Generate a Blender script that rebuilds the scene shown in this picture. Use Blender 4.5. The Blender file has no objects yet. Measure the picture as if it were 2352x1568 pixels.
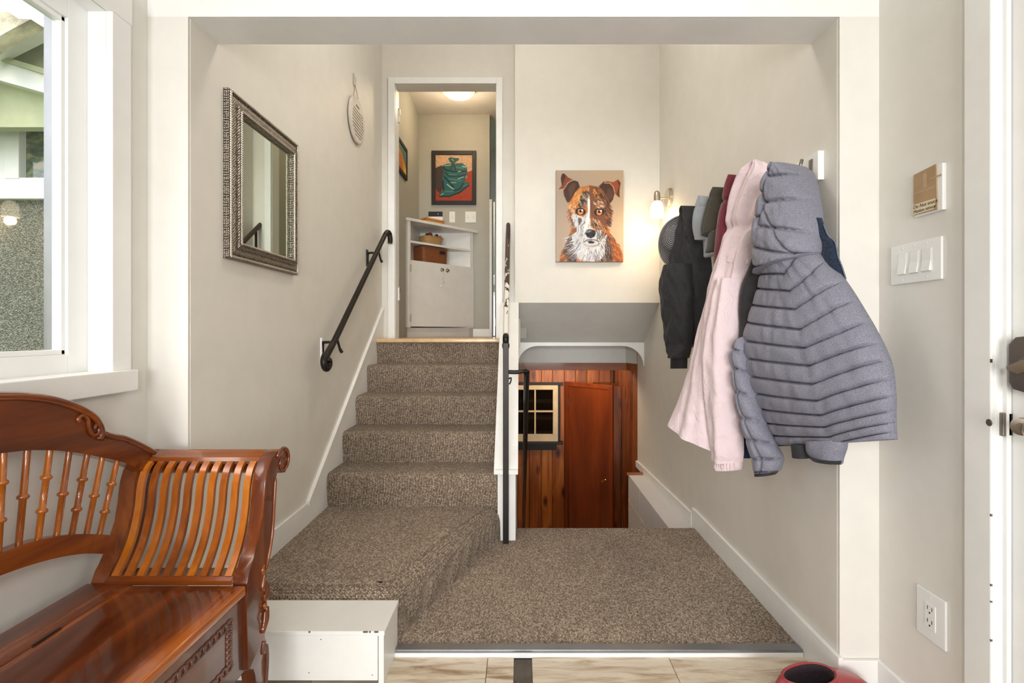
import bpy, bmesh, math, random
import numpy as np
from mathutils import Vector, Matrix, noise
random.seed(7)
SC = bpy.context.scene
COL = SC.collection

# ------------------------------------------------------------------ camera, sky, lamps, exposure
CZ, FPX, VX, VY = 1.168, 1150.0, 1195.0, 762.0      # eye height, focal length and vanishing point in a 2352x1568 frame
cam = bpy.data.cameras.new('camera')
cam.sensor_width = 36.0
cam.lens = 36.0 * FPX / 2352.0
cam.shift_x = -(VX - 1176.0) / 2352.0
cam.shift_y = -(784.0 - VY) / 2352.0
cam.clip_start = 0.02
co = bpy.data.objects.new('camera', cam); COL.objects.link(co)
co.location = (0, 0, CZ); co.rotation_euler = (math.pi / 2, 0, 0)
SC.camera = co

world = bpy.data.worlds.new('sky'); SC.world = world; world.use_nodes = True
wn = world.node_tree.nodes; wl = world.node_tree.links
sky = wn.new('ShaderNodeTexSky'); sky.sky_type = 'NISHITA'; sky.sun_disc = False
sky.sun_elevation = math.radians(48); sky.sun_rotation = math.radians(200); sky.dust_density = 4.0; sky.ozone_density = 1.0
bg = wn['Background']; wl.new(sky.outputs[0], bg.inputs['Color']); bg.inputs['Strength'].default_value = 0.25

def lamp(name, kind, loc, power, color=(1, 1, 1), rot=(0, 0, 0), size=None, size_y=None, radius=None):
    l = bpy.data.lights.new(name, kind); l.energy = power; l.color = color
    if kind == 'AREA':
        l.shape = 'RECTANGLE'; l.size = size; l.size_y = size_y
    if radius is not None: l.shadow_soft_size = radius
    o = bpy.data.objects.new(name, l); COL.objects.link(o); o.location = loc; o.rotation_euler = rot
    return o
# added area lamp far behind the viewer, standing in for assumed rear daylight
lamp('rear_fill_light', 'AREA', (-0.05, -7.0, 1.05), 400, (1.0, 1.0, 1.0), (math.radians(90), 0, 0), 3.6, 2.8)
# added fill lights without fixtures: behind the viewer, and in the stairwell above the beam
lamp('entry_fill_light', 'POINT', (.0, -.50, 1.45), 30, (1.0, .985, .96), radius=.14)
lamp('stairwell_fill_light', 'POINT', (-.05, 2.30, 3.40), 18, (1.0, .97, .92), radius=.16)
# the left-hand window only guides the sky's own light in
pt = lamp('side_window_portal', 'AREA', (-1.34, .88, 1.57), 1, (1, 1, 1), (0, math.radians(-90), 0), 1.0, 1.1)
pt.data.cycles.is_portal = True
SC.view_settings.view_transform = 'Standard'; SC.view_settings.look = 'None'
SC.view_settings.gamma = 1.0; SC.view_settings.use_curve_mapping = False
SC.view_settings.exposure = 0.52

# ------------------------------------------------------------------ helpers
def W(h): return CZ + h                                    # height above the tiles from height relative to the eye
def P(px, py, Y): return Vector(((px - VX) * Y / FPX, Y, CZ + (VY - py) * Y / FPX))
def lin(c):
    r = []
    for v in c:
        v = v / 255.0
        r.append(v / 12.92 if v <= 0.04045 else ((v + 0.055) / 1.055) ** 2.4)
    return tuple(r)
def rgba(c): return (*lin(c), 1.0)

def link(o): COL.objects.link(o); return o
def empty(name, loc, label, cat, group=None):
    o = link(bpy.data.objects.new(name, None)); o.location = loc; o.empty_display_size = 0.05
    tag(o, label, cat, group); return o
def tag(o, label, cat, group=None):
    o['label'] = label; o['category'] = cat
    if group: o['group'] = group
    return o
def world_loc(o):
    v = Vector(o.location)
    return v if o.parent is None else v
def obj(name, bm, m=None, parent=None, smooth=False, auto=None):
    bmesh.ops.recalc_face_normals(bm, faces=bm.faces)
    me = bpy.data.meshes.new(name); bm.to_mesh(me); bm.free()
    o = bpy.data.objects.new(name, me); link(o)
    if m is not None: me.materials.append(m)
    if smooth:
        me.polygons.foreach_set('use_smooth', [True] * len(me.polygons))
        if auto:
            for e in me.edges: pass
            me.set_sharp_from_angle(angle=math.radians(auto))
    if parent is not None:
        o.parent = parent
        if parent.type == 'EMPTY': o.matrix_parent_inverse = Matrix.Translation(-Vector(parent.location))
    return o
def struct(name, bm, m, parent=None, **k):
    o = obj(name, bm, m, parent, **k)
    if parent is None: o['kind'] = 'structure'
    return o
def B(): return bmesh.new()
def box(bm, x0, x1, y0, y1, z0, z1, bev=0.0, seg=2):
    r = bmesh.ops.create_cube(bm, size=1.0)
    vs = r['verts']
    for v in vs:
        v.co = Vector((x0 + (v.co.x + .5) * (x1 - x0), y0 + (v.co.y + .5) * (y1 - y0), z0 + (v.co.z + .5) * (z1 - z0)))
    if bev > 0:
        es = list({e for v in vs for e in v.link_edges})
        bmesh.ops.bevel(bm, geom=es, offset=bev, segments=seg, profile=0.6, affect='EDGES', clamp_overlap=True)
    return bm
def prism(bm, pts, axis, a0, a1, bev=0.0):
    f = {'X': lambda p, a: (a, p[0], p[1]), 'Y': lambda p, a: (p[0], a, p[1]), 'Z': lambda p, a: (p[0], p[1], a)}[axis]
    v0 = [bm.verts.new(f(p, a0)) for p in pts]; v1 = [bm.verts.new(f(p, a1)) for p in pts]
    n = len(pts); fs = []
    fs.append(bm.faces.new(v0)); fs.append(bm.faces.new(v1[::-1]))
    for i in range(n): fs.append(bm.faces.new([v0[i], v0[(i + 1) % n], v1[(i + 1) % n], v1[i]]))
    if bev > 0:
        es = list({e for f_ in fs[:2] for e in f_.edges})
        bmesh.ops.bevel(bm, geom=es, offset=bev, segments=2, profile=0.6, affect='EDGES', clamp_overlap=True)
    return bm
def tube(bm, pts, r, n=10, cap=True, lobes=None, up=None, flat=None):
    """sweep a circle (or an ellipse: flat=(a,b) factors) along pts; r is a number or a list"""
    pts = [Vector(p) for p in pts]; k = len(pts)
    rs = [r] * k if isinstance(r, (int, float)) else list(r)
    T = [(pts[min(i + 1, k - 1)] - pts[max(i - 1, 0)]).normalized() for i in range(k)]
    u = Vector(up) if up else (Vector((0, 0, 1)) if abs(T[0].z) < 0.9 else Vector((1, 0, 0)))
    N = (u - T[0] * u.dot(T[0])).normalized(); rings = []
    s = 0.0
    for i in range(k):
        if i: s += (pts[i] - pts[i - 1]).length
        N = (N - T[i] * N.dot(T[i])).normalized(); Bn = T[i].cross(N)
        ring = []
        for j in range(n):
            a = 2 * math.pi * j / n
            rr = rs[i]
            if lobes: rr *= 1 + lobes[1] * math.cos(lobes[0] * (a - lobes[2] * s))
            ca, sa = math.cos(a), math.sin(a)
            if flat: ca *= flat[0]; sa *= flat[1]
            ring.append(bm.verts.new(pts[i] + N * (rr * ca) + Bn * (rr * sa)))
        rings.append(ring)
    for i in range(k - 1):
        for j in range(n):
            bm.faces.new([rings[i][j], rings[i][(j + 1) % n], rings[i + 1][(j + 1) % n], rings[i + 1][j]])
    if cap:
        bm.faces.new(rings[0][::-1]); bm.faces.new(rings[-1])
    return bm
def lathe(bm, prof, center, axis=(0, 0, 1), n=20, cap=True):
    """prof: list of (radius, distance along the axis)"""
    c = Vector(center); a = Vector(axis).normalized()
    u = Vector((1, 0, 0)) if abs(a.x) < 0.9 else Vector((0, 1, 0))
    u = (u - a * u.dot(a)).normalized(); w = a.cross(u); rings = []
    for r, h in prof:
        rings.append([bm.verts.new(c + a * h + (u * math.cos(2 * math.pi * j / n) + w * math.sin(2 * math.pi * j / n)) * max(r, 1e-5)) for j in range(n)])
    for i in range(len(rings) - 1):
        for j in range(n):
            bm.faces.new([rings[i][j], rings[i][(j + 1) % n], rings[i + 1][(j + 1) % n], rings[i + 1][j]])
    if cap:
        bm.faces.new(rings[0][::-1]); bm.faces.new(rings[-1])
    return bm
def ball(bm, c, r, sc=(1, 1, 1), n=12):
    q = bmesh.ops.create_uvsphere(bm, u_segments=n, v_segments=max(6, n // 2 + 2), radius=1.0)
    for v in q['verts']: v.co = Vector((c[0] + v.co.x * r * sc[0], c[1] + v.co.y * r * sc[1], c[2] + v.co.z * r * sc[2]))
    return bm
def smoothpath(pts, n=8):
    """Catmull-Rom through the points"""
    p = [Vector(q) for q in pts]; out = []
    for i in range(len(p) - 1):
        a, b, c, d = p[max(i - 1, 0)], p[i], p[i + 1], p[min(i + 2, len(p) - 1)]
        for k in range(n):
            t = k / n
            out.append(0.5 * ((2 * b) + (c - a) * t + (2 * a - 5 * b + 4 * c - d) * t * t + (3 * b - a - 3 * c + d) * t ** 3))
    out.append(p[-1]); return out

# ------------------------------------------------------------------ materials
class NT:
    def __init__(s, name):
        s.m = bpy.data.materials.new(name); s.m.use_nodes = True
        s.n = s.m.node_tree.nodes; s.l = s.m.node_tree.links
        s.p = s.n['Principled BSDF']; s.out = s.n['Material Output']
    def add(s, t, **k):
        nd = s.n.new(t)
        for a, b in k.items(): setattr(nd, a, b)
        return nd
    def c(s, a, b): s.l.new(a, b)
    def coord(s, scale=(1, 1, 1), rot=(0, 0, 0), kind='Object'):
        tc = s.add('ShaderNodeTexCoord'); mp = s.add('ShaderNodeMapping')
        mp.inputs['Scale'].default_value = scale; mp.inputs['Rotation'].default_value = rot
        s.c(tc.outputs[kind], mp.inputs['Vector']); return mp.outputs['Vector']
    def noise(s, vec, scale=1, detail=3, rough=.5, dist=0):
        nd = s.add('ShaderNodeTexNoise'); nd.inputs['Scale'].default_value = scale; nd.inputs['Detail'].default_value = detail
        nd.inputs['Roughness'].default_value = rough; nd.inputs['Distortion'].default_value = dist
        if vec: s.c(vec, nd.inputs['Vector'])
        return nd
    def ramp(s, fac, stops, interp='LINEAR'):
        nd = s.add('ShaderNodeValToRGB'); cr = nd.color_ramp; cr.interpolation = interp
        while len(cr.elements) < len(stops): cr.elements.new(0.5)
        for e, (pos, col) in zip(cr.elements, stops): e.position = pos; e.color = rgba(col)
        s.c(fac, nd.inputs['Fac']); return nd.outputs['Color']
    def bump(s, h, strength=.3, dist=.01):
        nd = s.add('ShaderNodeBump'); nd.inputs['Strength'].default_value = strength; nd.inputs['Distance'].default_value = dist
        s.c(h, nd.inputs['Height']); s.c(nd.outputs['Normal'], s.p.inputs['Normal']); return nd
    def mix(s, fac, a, b, mode='MIX'):
        nd = s.add('ShaderNodeMix', data_type='RGBA', blend_type=mode)
        if isinstance(fac, (int, float)): nd.inputs['Factor'].default_value = fac
        else: s.c(fac, nd.inputs['Factor'])
        for v, i in ((a, 6), (b, 7)):
            if isinstance(v, tuple): nd.inputs[i].default_value = rgba(v)
            else: s.c(v, nd.inputs[i])
        return nd.outputs[2]
    def math(s, op, a, b=None):
        nd = s.add('ShaderNodeMath', operation=op)
        for v, i in ((a, 0), (b, 1)):
            if v is None: continue
            if isinstance(v, (int, float)): nd.inputs[i].default_value = v
            else: s.c(v, nd.inputs[i])
        return nd.outputs[0]
    def base(s, col):
        if isinstance(col, tuple): s.p.inputs['Base Color'].default_value = rgba(col)
        else: s.c(col, s.p.inputs['Base Color'])
        return s
    def set(s, rough=.5, metal=0., coat=0., coat_r=.05, spec=.5, sheen=0.):
        s.p.inputs['Roughness'].default_value = rough; s.p.inputs['Metallic'].default_value = metal
        s.p.inputs['Coat Weight'].default_value = coat; s.p.inputs['Coat Roughness'].default_value = coat_r
        s.p.inputs['Specular IOR Level'].default_value = spec; s.p.inputs['Sheen Weight'].default_value = sheen
        return s

def plain(name, col, rough=.5, metal=0., coat=0., bump=None, var=0.03, spec=.5, emit=None, sheen=0.):
    t = NT(name).set(rough, metal, coat, spec=spec, sheen=sheen)
    v = t.coord()
    n = t.noise(v, 9, 4, .6)
    d = tuple(c * (1 - var * 2) for c in col); h = tuple(min(255, c * (1 + var)) for c in col)
    t.base(t.ramp(n.outputs['Fac'], [(.3, d), (.7, h)]))
    if bump:
        b = t.noise(v, bump[0], 3, .6); t.bump(b.outputs['Fac'], bump[1], bump[2] if len(bump) > 2 else .005)
    if emit:
        t.p.inputs['Emission Color'].default_value = rgba(emit[0]); t.p.inputs['Emission Strength'].default_value = emit[1]
    return t.m

M = {}
M['wall'] = plain('cream_wall_paint', (223, 219, 210), .55, bump=(160, .06, .002), var=.008)
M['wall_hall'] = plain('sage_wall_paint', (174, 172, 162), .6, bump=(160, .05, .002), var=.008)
M['wall_entry'] = plain('pale_grey_wall_paint', (226, 223, 216), .5, bump=(160, .05, .002), var=.008)
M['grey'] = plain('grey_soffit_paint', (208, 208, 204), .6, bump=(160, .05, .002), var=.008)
M['ceil'] = plain('ceiling_paint', (226, 220, 212), .8, bump=(90, .15, .003), var=.01)
M['trim'] = plain('white_trim_paint', (238, 238, 235), .35, bump=(60, .04, .002), var=.008)
M['vinyl'] = plain('white_vinyl', (240, 241, 240), .3, var=.004)
M['plastic'] = plain('white_plastic', (236, 236, 234), .28, var=.004)
M['cabinet'] = plain('white_cabinet_paint', (226, 223, 217), .4, bump=(50, .05, .002), var=.01)
M['black_iron'] = plain('black_wrought_iron', (38, 33, 30), .42, .55, bump=(120, .25, .002), var=.08)
M['dark'] = plain('dark_gap', (18, 16, 15), .8)
M['black'] = plain('black_plastic', (22, 22, 24), .4)
M['nickel'] = plain('brushed_nickel', (196, 184, 166), .28, 1.0)
M['bronze'] = plain('dark_bronze', (138, 130, 122), .35, .9)
M['brass'] = plain('brass', (214, 166, 84), .25, 1.0)
M['steel'] = plain('zinc_strip', (150, 152, 156), .35, .8, bump=(300, .1, .001))
M['maple'] = plain('maple_nosing', (222, 186, 138), .4, coat=.3, var=.06)
M['subfloor'] = plain('dark_underlay', (92, 84, 76), .9, bump=(120, .5, .004), var=.12)

def m_carpet():
    t = NT('woven_carpet').set(.95, spec=.15, sheen=.12)
    v = t.coord((165, 120, 165), (0, 0, math.radians(24)))
    vo = t.add('ShaderNodeTexVoronoi', feature='F1'); vo.inputs['Randomness'].default_value = .38; vo.inputs['Scale'].default_value = 1
    t.c(v, vo.inputs['Vector'])
    sep = t.add('ShaderNodeSeparateColor'); t.c(vo.outputs['Color'], sep.inputs[0])
    cellc = t.ramp(sep.outputs[0], [(0.0, (130, 114, 99)), (.35, (164, 147, 130)), (.7, (184, 167, 149)), (1.0, (211, 196, 177))])
    gap = t.ramp(vo.outputs['Distance'], [(.3, (255, 255, 255)), (.8, (120, 108, 98))])
    big = t.noise(t.coord(), 3, 4, .6)
    wear = t.ramp(big.outputs['Fac'], [(.3, (226, 224, 222)), (.7, (255, 253, 250))])
    c = t.mix(1.0, cellc, gap, 'MULTIPLY'); c = t.mix(1.0, c, wear, 'MULTIPLY')
    t.base(c)
    h = t.math('SUBTRACT', 1.0, vo.outputs['Distance']); t.bump(h, .9, .006)
    return t.m
M['carpet'] = m_carpet()

def m_wood(name, grain, stops, scale=6, stretch=14, rough=.22, coat=.7, rnd=.0, bump=.05):
    """grain: 'X','Y' or 'Z' = direction of the fibres"""
    t = NT(name).set(rough, coat=coat, coat_r=.08)
    s = [scale] * 3; s['XYZ'.index(grain)] = scale / stretch
    v = t.coord(tuple(s))
    oi = t.add('ShaderNodeObjectInfo')
    add = t.add('ShaderNodeVectorMath', operation='ADD'); sc = t.add('ShaderNodeVectorMath', operation='SCALE')
    cmb = t.add('ShaderNodeCombineXYZ')
    for i in range(3): t.c(oi.outputs['Random'], cmb.inputs[i])
    t.c(cmb.outputs[0], sc.inputs[0]); sc.inputs['Scale'].default_value = 37.0
    t.c(v, add.inputs[0]); t.c(sc.outputs[0], add.inputs[1])
    n1 = t.noise(add.outputs[0], 1.0, 5, .55, .9)
    n2 = t.noise(add.outputs[0], 7.0, 3, .6, .2)
    f = t.math('ADD', t.math('MULTIPLY', n1.outputs['Fac'], .78), t.math('MULTIPLY', n2.outputs['Fac'], .22))
    if rnd: f = t.math('ADD', f, t.math('MULTIPLY', t.math('SUBTRACT', oi.outputs['Random'], .5), rnd))
    t.base(t.ramp(f, stops)); t.bump(n2.outputs['Fac'], bump, .002)
    return t.m
MAH = [(.28, (58, 22, 7)), (.45, (98, 43, 11)), (.58, (130, 64, 16)), (.72, (164, 90, 28))]
for g in 'XYZ': M['mah' + g] = m_wood('mahogany_' + g, g, MAH, 7, 12, .22, .5)
M['mah_slat'] = m_wood('mahogany_slat', 'Z', [(.28, (98, 46, 11)), (.45, (144, 74, 17)), (.6, (174, 96, 22)), (.75, (196, 120, 34))], 9, 10, .2, .8, rnd=.16)
M['mah_dark'] = m_wood('mahogany_dark', 'Y', [(.3, (74, 46, 38)), (.5, (98, 62, 50)), (.7, (122, 80, 64))], 8, 12, .3, .6)
M['mah_seat'] = m_wood('mahogany_seat', 'Y', [(.33, (58, 21, 6)), (.45, (92, 38, 10)), (.53, (116, 51, 13)), (.62, (182, 96, 24)), (.72, (104, 46, 12))], 8, 16, .2, .6)
def m_pine(name, stops, rnd):
    t = NT(name).set(.42, coat=.15, coat_r=.2)
    oi = t.add('ShaderNodeObjectInfo')
    v = t.coord((11, 11, .9)); sc = t.add('ShaderNodeVectorMath', operation='SCALE'); cmb = t.add('ShaderNodeCombineXYZ')
    for i in range(3): t.c(oi.outputs['Random'], cmb.inputs[i])
    t.c(cmb.outputs[0], sc.inputs[0]); sc.inputs['Scale'].default_value = 53.0
    add = t.add('ShaderNodeVectorMath', operation='ADD'); t.c(v, add.inputs[0]); t.c(sc.outputs[0], add.inputs[1])
    n1 = t.noise(add.outputs[0], 1.1, 5, .55, 1.2)
    f = t.math('ADD', n1.outputs['Fac'], t.math('MULTIPLY', t.math('SUBTRACT', oi.outputs['Random'], .5), rnd))
    c = t.ramp(f, stops)
    v2 = t.coord((7, 7, 3.2)); add2 = t.add('ShaderNodeVectorMath', operation='ADD'); t.c(v2, add2.inputs[0]); t.c(sc.outputs[0], add2.inputs[1])
    vo = t.add('ShaderNodeTexVoronoi', feature='F1'); vo.inputs['Scale'].default_value = 1.0; t.c(add2.outputs[0], vo.inputs['Vector'])
    k = t.ramp(vo.outputs['Distance'], [(.07, (70, 34, 22)), (.16, (190, 160, 140)), (.26, (255, 255, 255))])
    t.base(t.mix(.9, c, k, 'MULTIPLY')); t.bump(n1.outputs['Fac'], .06, .002)
    return t.m
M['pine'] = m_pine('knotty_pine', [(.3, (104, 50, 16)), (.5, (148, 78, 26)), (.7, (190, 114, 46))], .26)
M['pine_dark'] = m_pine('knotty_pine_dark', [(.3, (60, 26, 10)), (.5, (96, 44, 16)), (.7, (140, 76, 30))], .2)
M['closet'] = m_wood('red_closet_wood', 'Z', [(.3, (90, 34, 11)), (.5, (116, 47, 15)), (.7, (138, 60, 20))], 5, 8, .35, .3)
M['beamwood'] = m_wood('fascia_wood', 'X', [(.3, (112, 58, 26)), (.5, (138, 76, 36)), (.7, (160, 94, 48))], 9, 12, .5, .2)
def m_plank():
    t = NT('travertine_plank').set(.32, coat=.2)
    oi = t.add('ShaderNodeObjectInfo'); v = t.coord((2.2, 17, 1)); add = t.add('ShaderNodeVectorMath', operation='ADD')
    t.c(v, add.inputs[0]); cmb = t.add('ShaderNodeCombineXYZ'); s = t.math('MULTIPLY', oi.outputs['Random'], 41.0)
    t.c(s, cmb.inputs[0]); t.c(s, cmb.inputs[1]); t.c(cmb.outputs[0], add.inputs[1])
    n = t.noise(add.outputs[0], 1.6, 7, .62, .8)
    t.base(t.ramp(n.outputs['Fac'], [(.3, (150, 124, 98)), (.43, (196, 178, 154)), (.55, (222, 210, 190)), (.7, (206, 196, 180))]))
    t.bump(n.outputs['Fac'], .08, .002); return t.m
M['plank'] = m_plank()
def m_stucco():
    t = NT('pebble_stucco').set(.9)
    v = t.coord(); vo = t.add('ShaderNodeTexVoronoi', feature='F1'); vo.inputs['Scale'].default_value = 150; t.c(v, vo.inputs['Vector'])
    sep = t.add('ShaderNodeSeparateColor'); t.c(vo.outputs['Color'], sep.inputs[0])
    t.base(t.ramp(sep.outputs[0], [(0, (104, 106, 96)), (.5, (136, 140, 126)), (1, (176, 176, 160))]))
    t.bump(vo.outputs['Distance'], 1.0, .02); return t.m
M['stucco'] = m_stucco()
def m_masonry():
    t = NT('white_painted_masonry').set(.7)
    v = t.coord((1, 1, 1)); w = t.add('ShaderNodeTexNoise'); w.inputs['Scale'].default_value = 140; t.c(v, w.inputs['Vector'])
    t.base((214, 210, 208)); t.bump(w.outputs['Fac'], .5, .004); return t.m
M['masonry'] = m_masonry()
M['creamwood'] = plain('cream_window_paint', (214, 192, 156), .45)
def m_glass():
    t = NT('window_glass'); t.n.remove(t.p)
    tr = t.add('ShaderNodeBsdfTransparent'); tr.inputs[0].default_value = (.97, .99, .98, 1)
    gl = t.add('ShaderNodeBsdfGlossy'); gl.inputs['Roughness'].default_value = .02
    lw = t.add('ShaderNodeLayerWeight'); lw.inputs['Blend'].default_value = .5
    fr = t.math('ADD', t.math('MULTIPLY', t.math('POWER', lw.outputs['Facing'], 5.0), .9), .03)
    mx = t.add('ShaderNodeMixShader'); t.c(fr, mx.inputs[0]); t.c(tr.outputs[0], mx.inputs[1]); t.c(gl.outputs[0], mx.inputs[2])
    t.c(mx.outputs[0], t.out.inputs['Surface']); return t.m
M['glass'] = m_glass()
t = NT('mirror_glass').base((214, 222, 210)).set(.015, 1.0); M['mirror'] = t.m
t = NT('dark_window_pane').base((104, 98, 90)).set(.03, 1.0); M['darkpane'] = t.m
t = NT('painted_garden_reflection').base((30, 38, 34)).set(.03, .0, coat=1.0)
n_ = t.noise(t.coord((6, 6, 10)), 2.2, 5, .6, .6)
t.base(t.ramp(n_.outputs['Fac'], [(.36, (52, 66, 60)), (.5, (88, 104, 84)), (.6, (126, 142, 96)), (.68, (176, 120, 84))])); M['gardenpane'] = t.m  # garden reflection painted into the pane colour as green and rust mottling
def m_fabric(name, col, scale=900, amt=.25, rough=.9, bump=.25, dark=.75, sheen=.2, streak=(1, 1, 1), wr=0.0):
    t = NT(name).set(rough, spec=.2, sheen=sheen)
    v = t.coord(streak); n = t.noise(v, scale, 2, .6)
    d = tuple(c * dark for c in col); h = tuple(min(255, c * (2 - dark) ** .7) for c in col)
    t.base(t.ramp(n.outputs['Fac'], [(.5 - amt, d), (.5 + amt, h)]))
    if wr:
        w = t.noise(t.coord(), 26, 4, .6, 1.2)
        f = t.math('ADD', t.math('MULTIPLY', n.outputs['Fac'], .1), w.outputs['Fac']); t.bump(f, wr, .012)
    else: t.bump(n.outputs['Fac'], bump, .002)
    return t.m
M['puffer'] = m_fabric('grey_melange_nylon', (128, 128, 141), 1.0, .2, .5, .04, .70, .05, (330, 330, 1300))
M['pink'] = m_fabric('pale_pink_cotton', (232, 212, 216), 700, .3, .85, .2, .96, .2, wr=.6)
M['blackfab'] = m_fabric('black_quilted_nylon', (50, 50, 52), 700, .3, .6, .2, .8, .05, wr=.3)
M['charfab'] = m_fabric('charcoal_softshell', (46, 44, 46), 700, .3, .75, .2, .9, .1, wr=.25)
M['navyfab'] = m_fabric('navy_cloth', (36, 56, 84), 700, .3, .8)
M['denim'] = m_fabric('blue_denim', (36, 46, 64), 260, .2, .9, .4, .5)
M['denimedge'] = m_fabric('faded_denim_edge', (104, 116, 130), 300, .25, .9, .4, .8)
M['burgundy'] = m_fabric('burgundy_fleece', (112, 44, 54), 500, .3, .95, .3, .88, .3, wr=.2)
M['greycap'] = m_fabric('light_grey_twill', (158, 164, 172), 600, .3, .9, .3, .93)
M['blackcap'] = m_fabric('faded_black_twill', (66, 62, 54), 500, .3, .9, .3, .9)
M['creamfab'] = m_fabric('cream_knit', (196, 190, 168), 120, .3, .9, .5, .85)
M['limefab'] = m_fabric('lime_cloth', (196, 210, 130), 300, .3, .9)
def m_straw():
    t = NT('woven_grey_straw').set(.85)
    tc = t.add('ShaderNodeTexCoord'); sub = t.add('ShaderNodeVectorMath', operation='SUBTRACT'); t.c(tc.outputs['Object'], sub.inputs[0]); sub.inputs[1].default_value = (.968, 2.99, W(.535))
    ax = t.add('ShaderNodeVectorMath', operation='CROSS_PRODUCT'); t.c(sub.outputs[0], ax.inputs[0]); ax.inputs[1].default_value = (-.662, -.742, .10)
    ln = t.add('ShaderNodeVectorMath', operation='LENGTH'); t.c(ax.outputs[0], ln.inputs[0]); r = ln.outputs['Value']      # distance from the hat's axis
    ring = t.math('ADD', t.math('MULTIPLY', t.math('SINE', t.math('MULTIPLY', r, 620.0)), .5), .5)
    n = t.noise(t.coord(), 420, 2, .5)
    f = t.math('ADD', t.math('MULTIPLY', ring, .5), t.math('MULTIPLY', n.outputs['Fac'], .5))
    t.base(t.ramp(f, [(.3, (40, 40, 46)), (.5, (96, 96, 102)), (.72, (158, 156, 156))])); t.bump(ring, .5, .003); return t.m
M['straw'] = m_straw()
def m_attr(name, rough=.6):
    t = NT(name).set(rough, spec=.3); a = t.add('ShaderNodeAttribute'); a.attribute_name = 'paint'
    t.c(a.outputs['Color'], t.p.inputs['Base Color'])
    n = t.noise(t.coord(), 500, 2, .5); t.bump(n.outputs['Fac'], .12, .001); return t.m
M['paint'] = m_attr('oil_paint', .45)
def m_weave_metal():
    t = NT('woven_pewter_frame').set(.36, .85)
    v = t.coord((150, 150, 150), (math.radians(38), 0, 0)); vo = t.add('ShaderNodeTexVoronoi', feature='F1'); vo.inputs['Scale'].default_value = 1.0; vo.inputs['Randomness'].default_value = .25
    t.c(v, vo.inputs['Vector'])
    t.base(t.ramp(vo.outputs['Distance'], [(.1, (220, 210, 194)), (.62, (82, 73, 64))]))
    t.bump(t.math('SUBTRACT', 1.0, vo.outputs['Distance']), .8, .006); return t.m
M['weavemetal'] = m_weave_metal()
M['pewter'] = plain('pale_pewter', (206, 198, 184), .32, .8, var=.05)
def m_wicker(name, a, b, s):
    t = NT(name).set(.6); v = t.coord((s, s, s * 2.2)); w = t.add('ShaderNodeTexChecker'); w.inputs['Scale'].default_value = 1.0; t.c(v, w.inputs['Vector'])
    n = t.noise(v, .6, 3, .6); f = t.math('ADD', t.math('MULTIPLY', w.outputs['Fac'], .45), t.math('MULTIPLY', n.outputs['Fac'], .6))
    t.base(t.ramp(f, [(.15, a), (.8, b)])); t.bump(f, .7, .006); return t.m
M['wicker_brown'] = m_wicker('brown_wicker', (62, 30, 12), (156, 92, 46), 70)
M['wicker_tan'] = m_wicker('tan_wicker', (134, 94, 48), (206, 166, 104), 80)
M['boxwood'] = m_wood('honey_box_wood', 'X', [(.3, (176, 116, 58)), (.7, (214, 158, 92))], 8, 10, .45, .2)
M['frameblack'] = plain('black_frame_lacquer', (26, 17, 15), .55)
def m_chip():
    t = NT('chipped_painted_iron').set(.5, .0)
    v = t.coord((44, 16, 14)); n = t.noise(v, 1.0, 5, .62)
    tc = t.add('ShaderNodeTexCoord'); sx = t.add('ShaderNodeSeparateXYZ'); t.c(tc.outputs['Object'], sx.inputs[0])
    g = t.math('SUBTRACT', sx.outputs[2], W(.30))                # bare above this height, painted below
    f = t.math('ADD', n.outputs['Fac'], t.math('MULTIPLY', g, .55))
    k = t.ramp(f, [(.49, (0, 0, 0)), (.51, (255, 255, 255))])
    n2 = t.noise(v, 3, 3, .5); brown = t.ramp(n2.outputs['Fac'], [(.3, (46, 30, 24)), (.7, (70, 44, 36))])
    t.base(t.mix(k, (226, 222, 212), brown)); t.bump(k, .3, .001); return t.m
M['chipped'] = m_chip()
M['shade'] = plain('opal_glass_shade', (250, 246, 238), .3, emit=((255, 226, 184), 3.2))
M['dome'] = plain('alabaster_dome', (250, 232, 190), .3, emit=((255, 214, 140), 1.6))
M['redboot'] = plain('red_rubber', (168, 60, 66), .35, coat=.3, var=.05)
M['bootlining'] = m_fabric('dark_fleece_lining', (52, 40, 46), 200, .3, .95, .6, .7)
M['cardboard'] = plain('brown_cardboard', (176, 146, 110), .8, bump=(90, .2, .002), var=.06)
M['tape'] = plain('masking_tape', (226, 210, 176), .6)
M['clear_tape'] = plain('glossy_clear_tape', (190, 164, 130), .15)
M['ink'] = plain('dark_ink', (50, 44, 40), .7)
M['roof'] = plain('weathered_shingle', (206, 198, 176), .9, bump=(60, .6, .01), var=.15)
M['siding'] = plain('pale_green_siding', (178, 184, 150), .7, var=.03)
M['outwhite'] = plain('exterior_white_paint', (236, 236, 232), .5, var=.01)
M['grassy'] = plain('garden_green', (96, 124, 64), .9, bump=(20, .5, .05), var=.2)
M['candlewhite'] = plain('distressed_white_board', (214, 206, 194), .6, bump=(60, .2, .002), var=.05)
M['twine'] = plain('jute_twine', (150, 128, 98), .9)
# ------------------------------------------------------------------ the setting
XL, XR, XWL, XWR = -1.077, 1.035, -1.209, 1.164
YF, YB, YD, YK, YA, YLOW, YH = 1.636, 1.782, 3.90, 3.72, 4.20, 5.55, 5.30
HUP, HLOW, HTOP = -.966, -1.149, -.051            # raised landing, low landing, upper floor (relative to the eye)
ZLOW = W(-2.43)                                    # basement floor
ZTOP = W(2.40)

struct('wall_left', box(B(), -1.36, XL, YF, 5.7, ZLOW, ZTOP), M['wall'])
struct('wall_right', box(B(), XR, 1.40, YF, 4.42, ZLOW, ZTOP), M['wall'])
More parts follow.
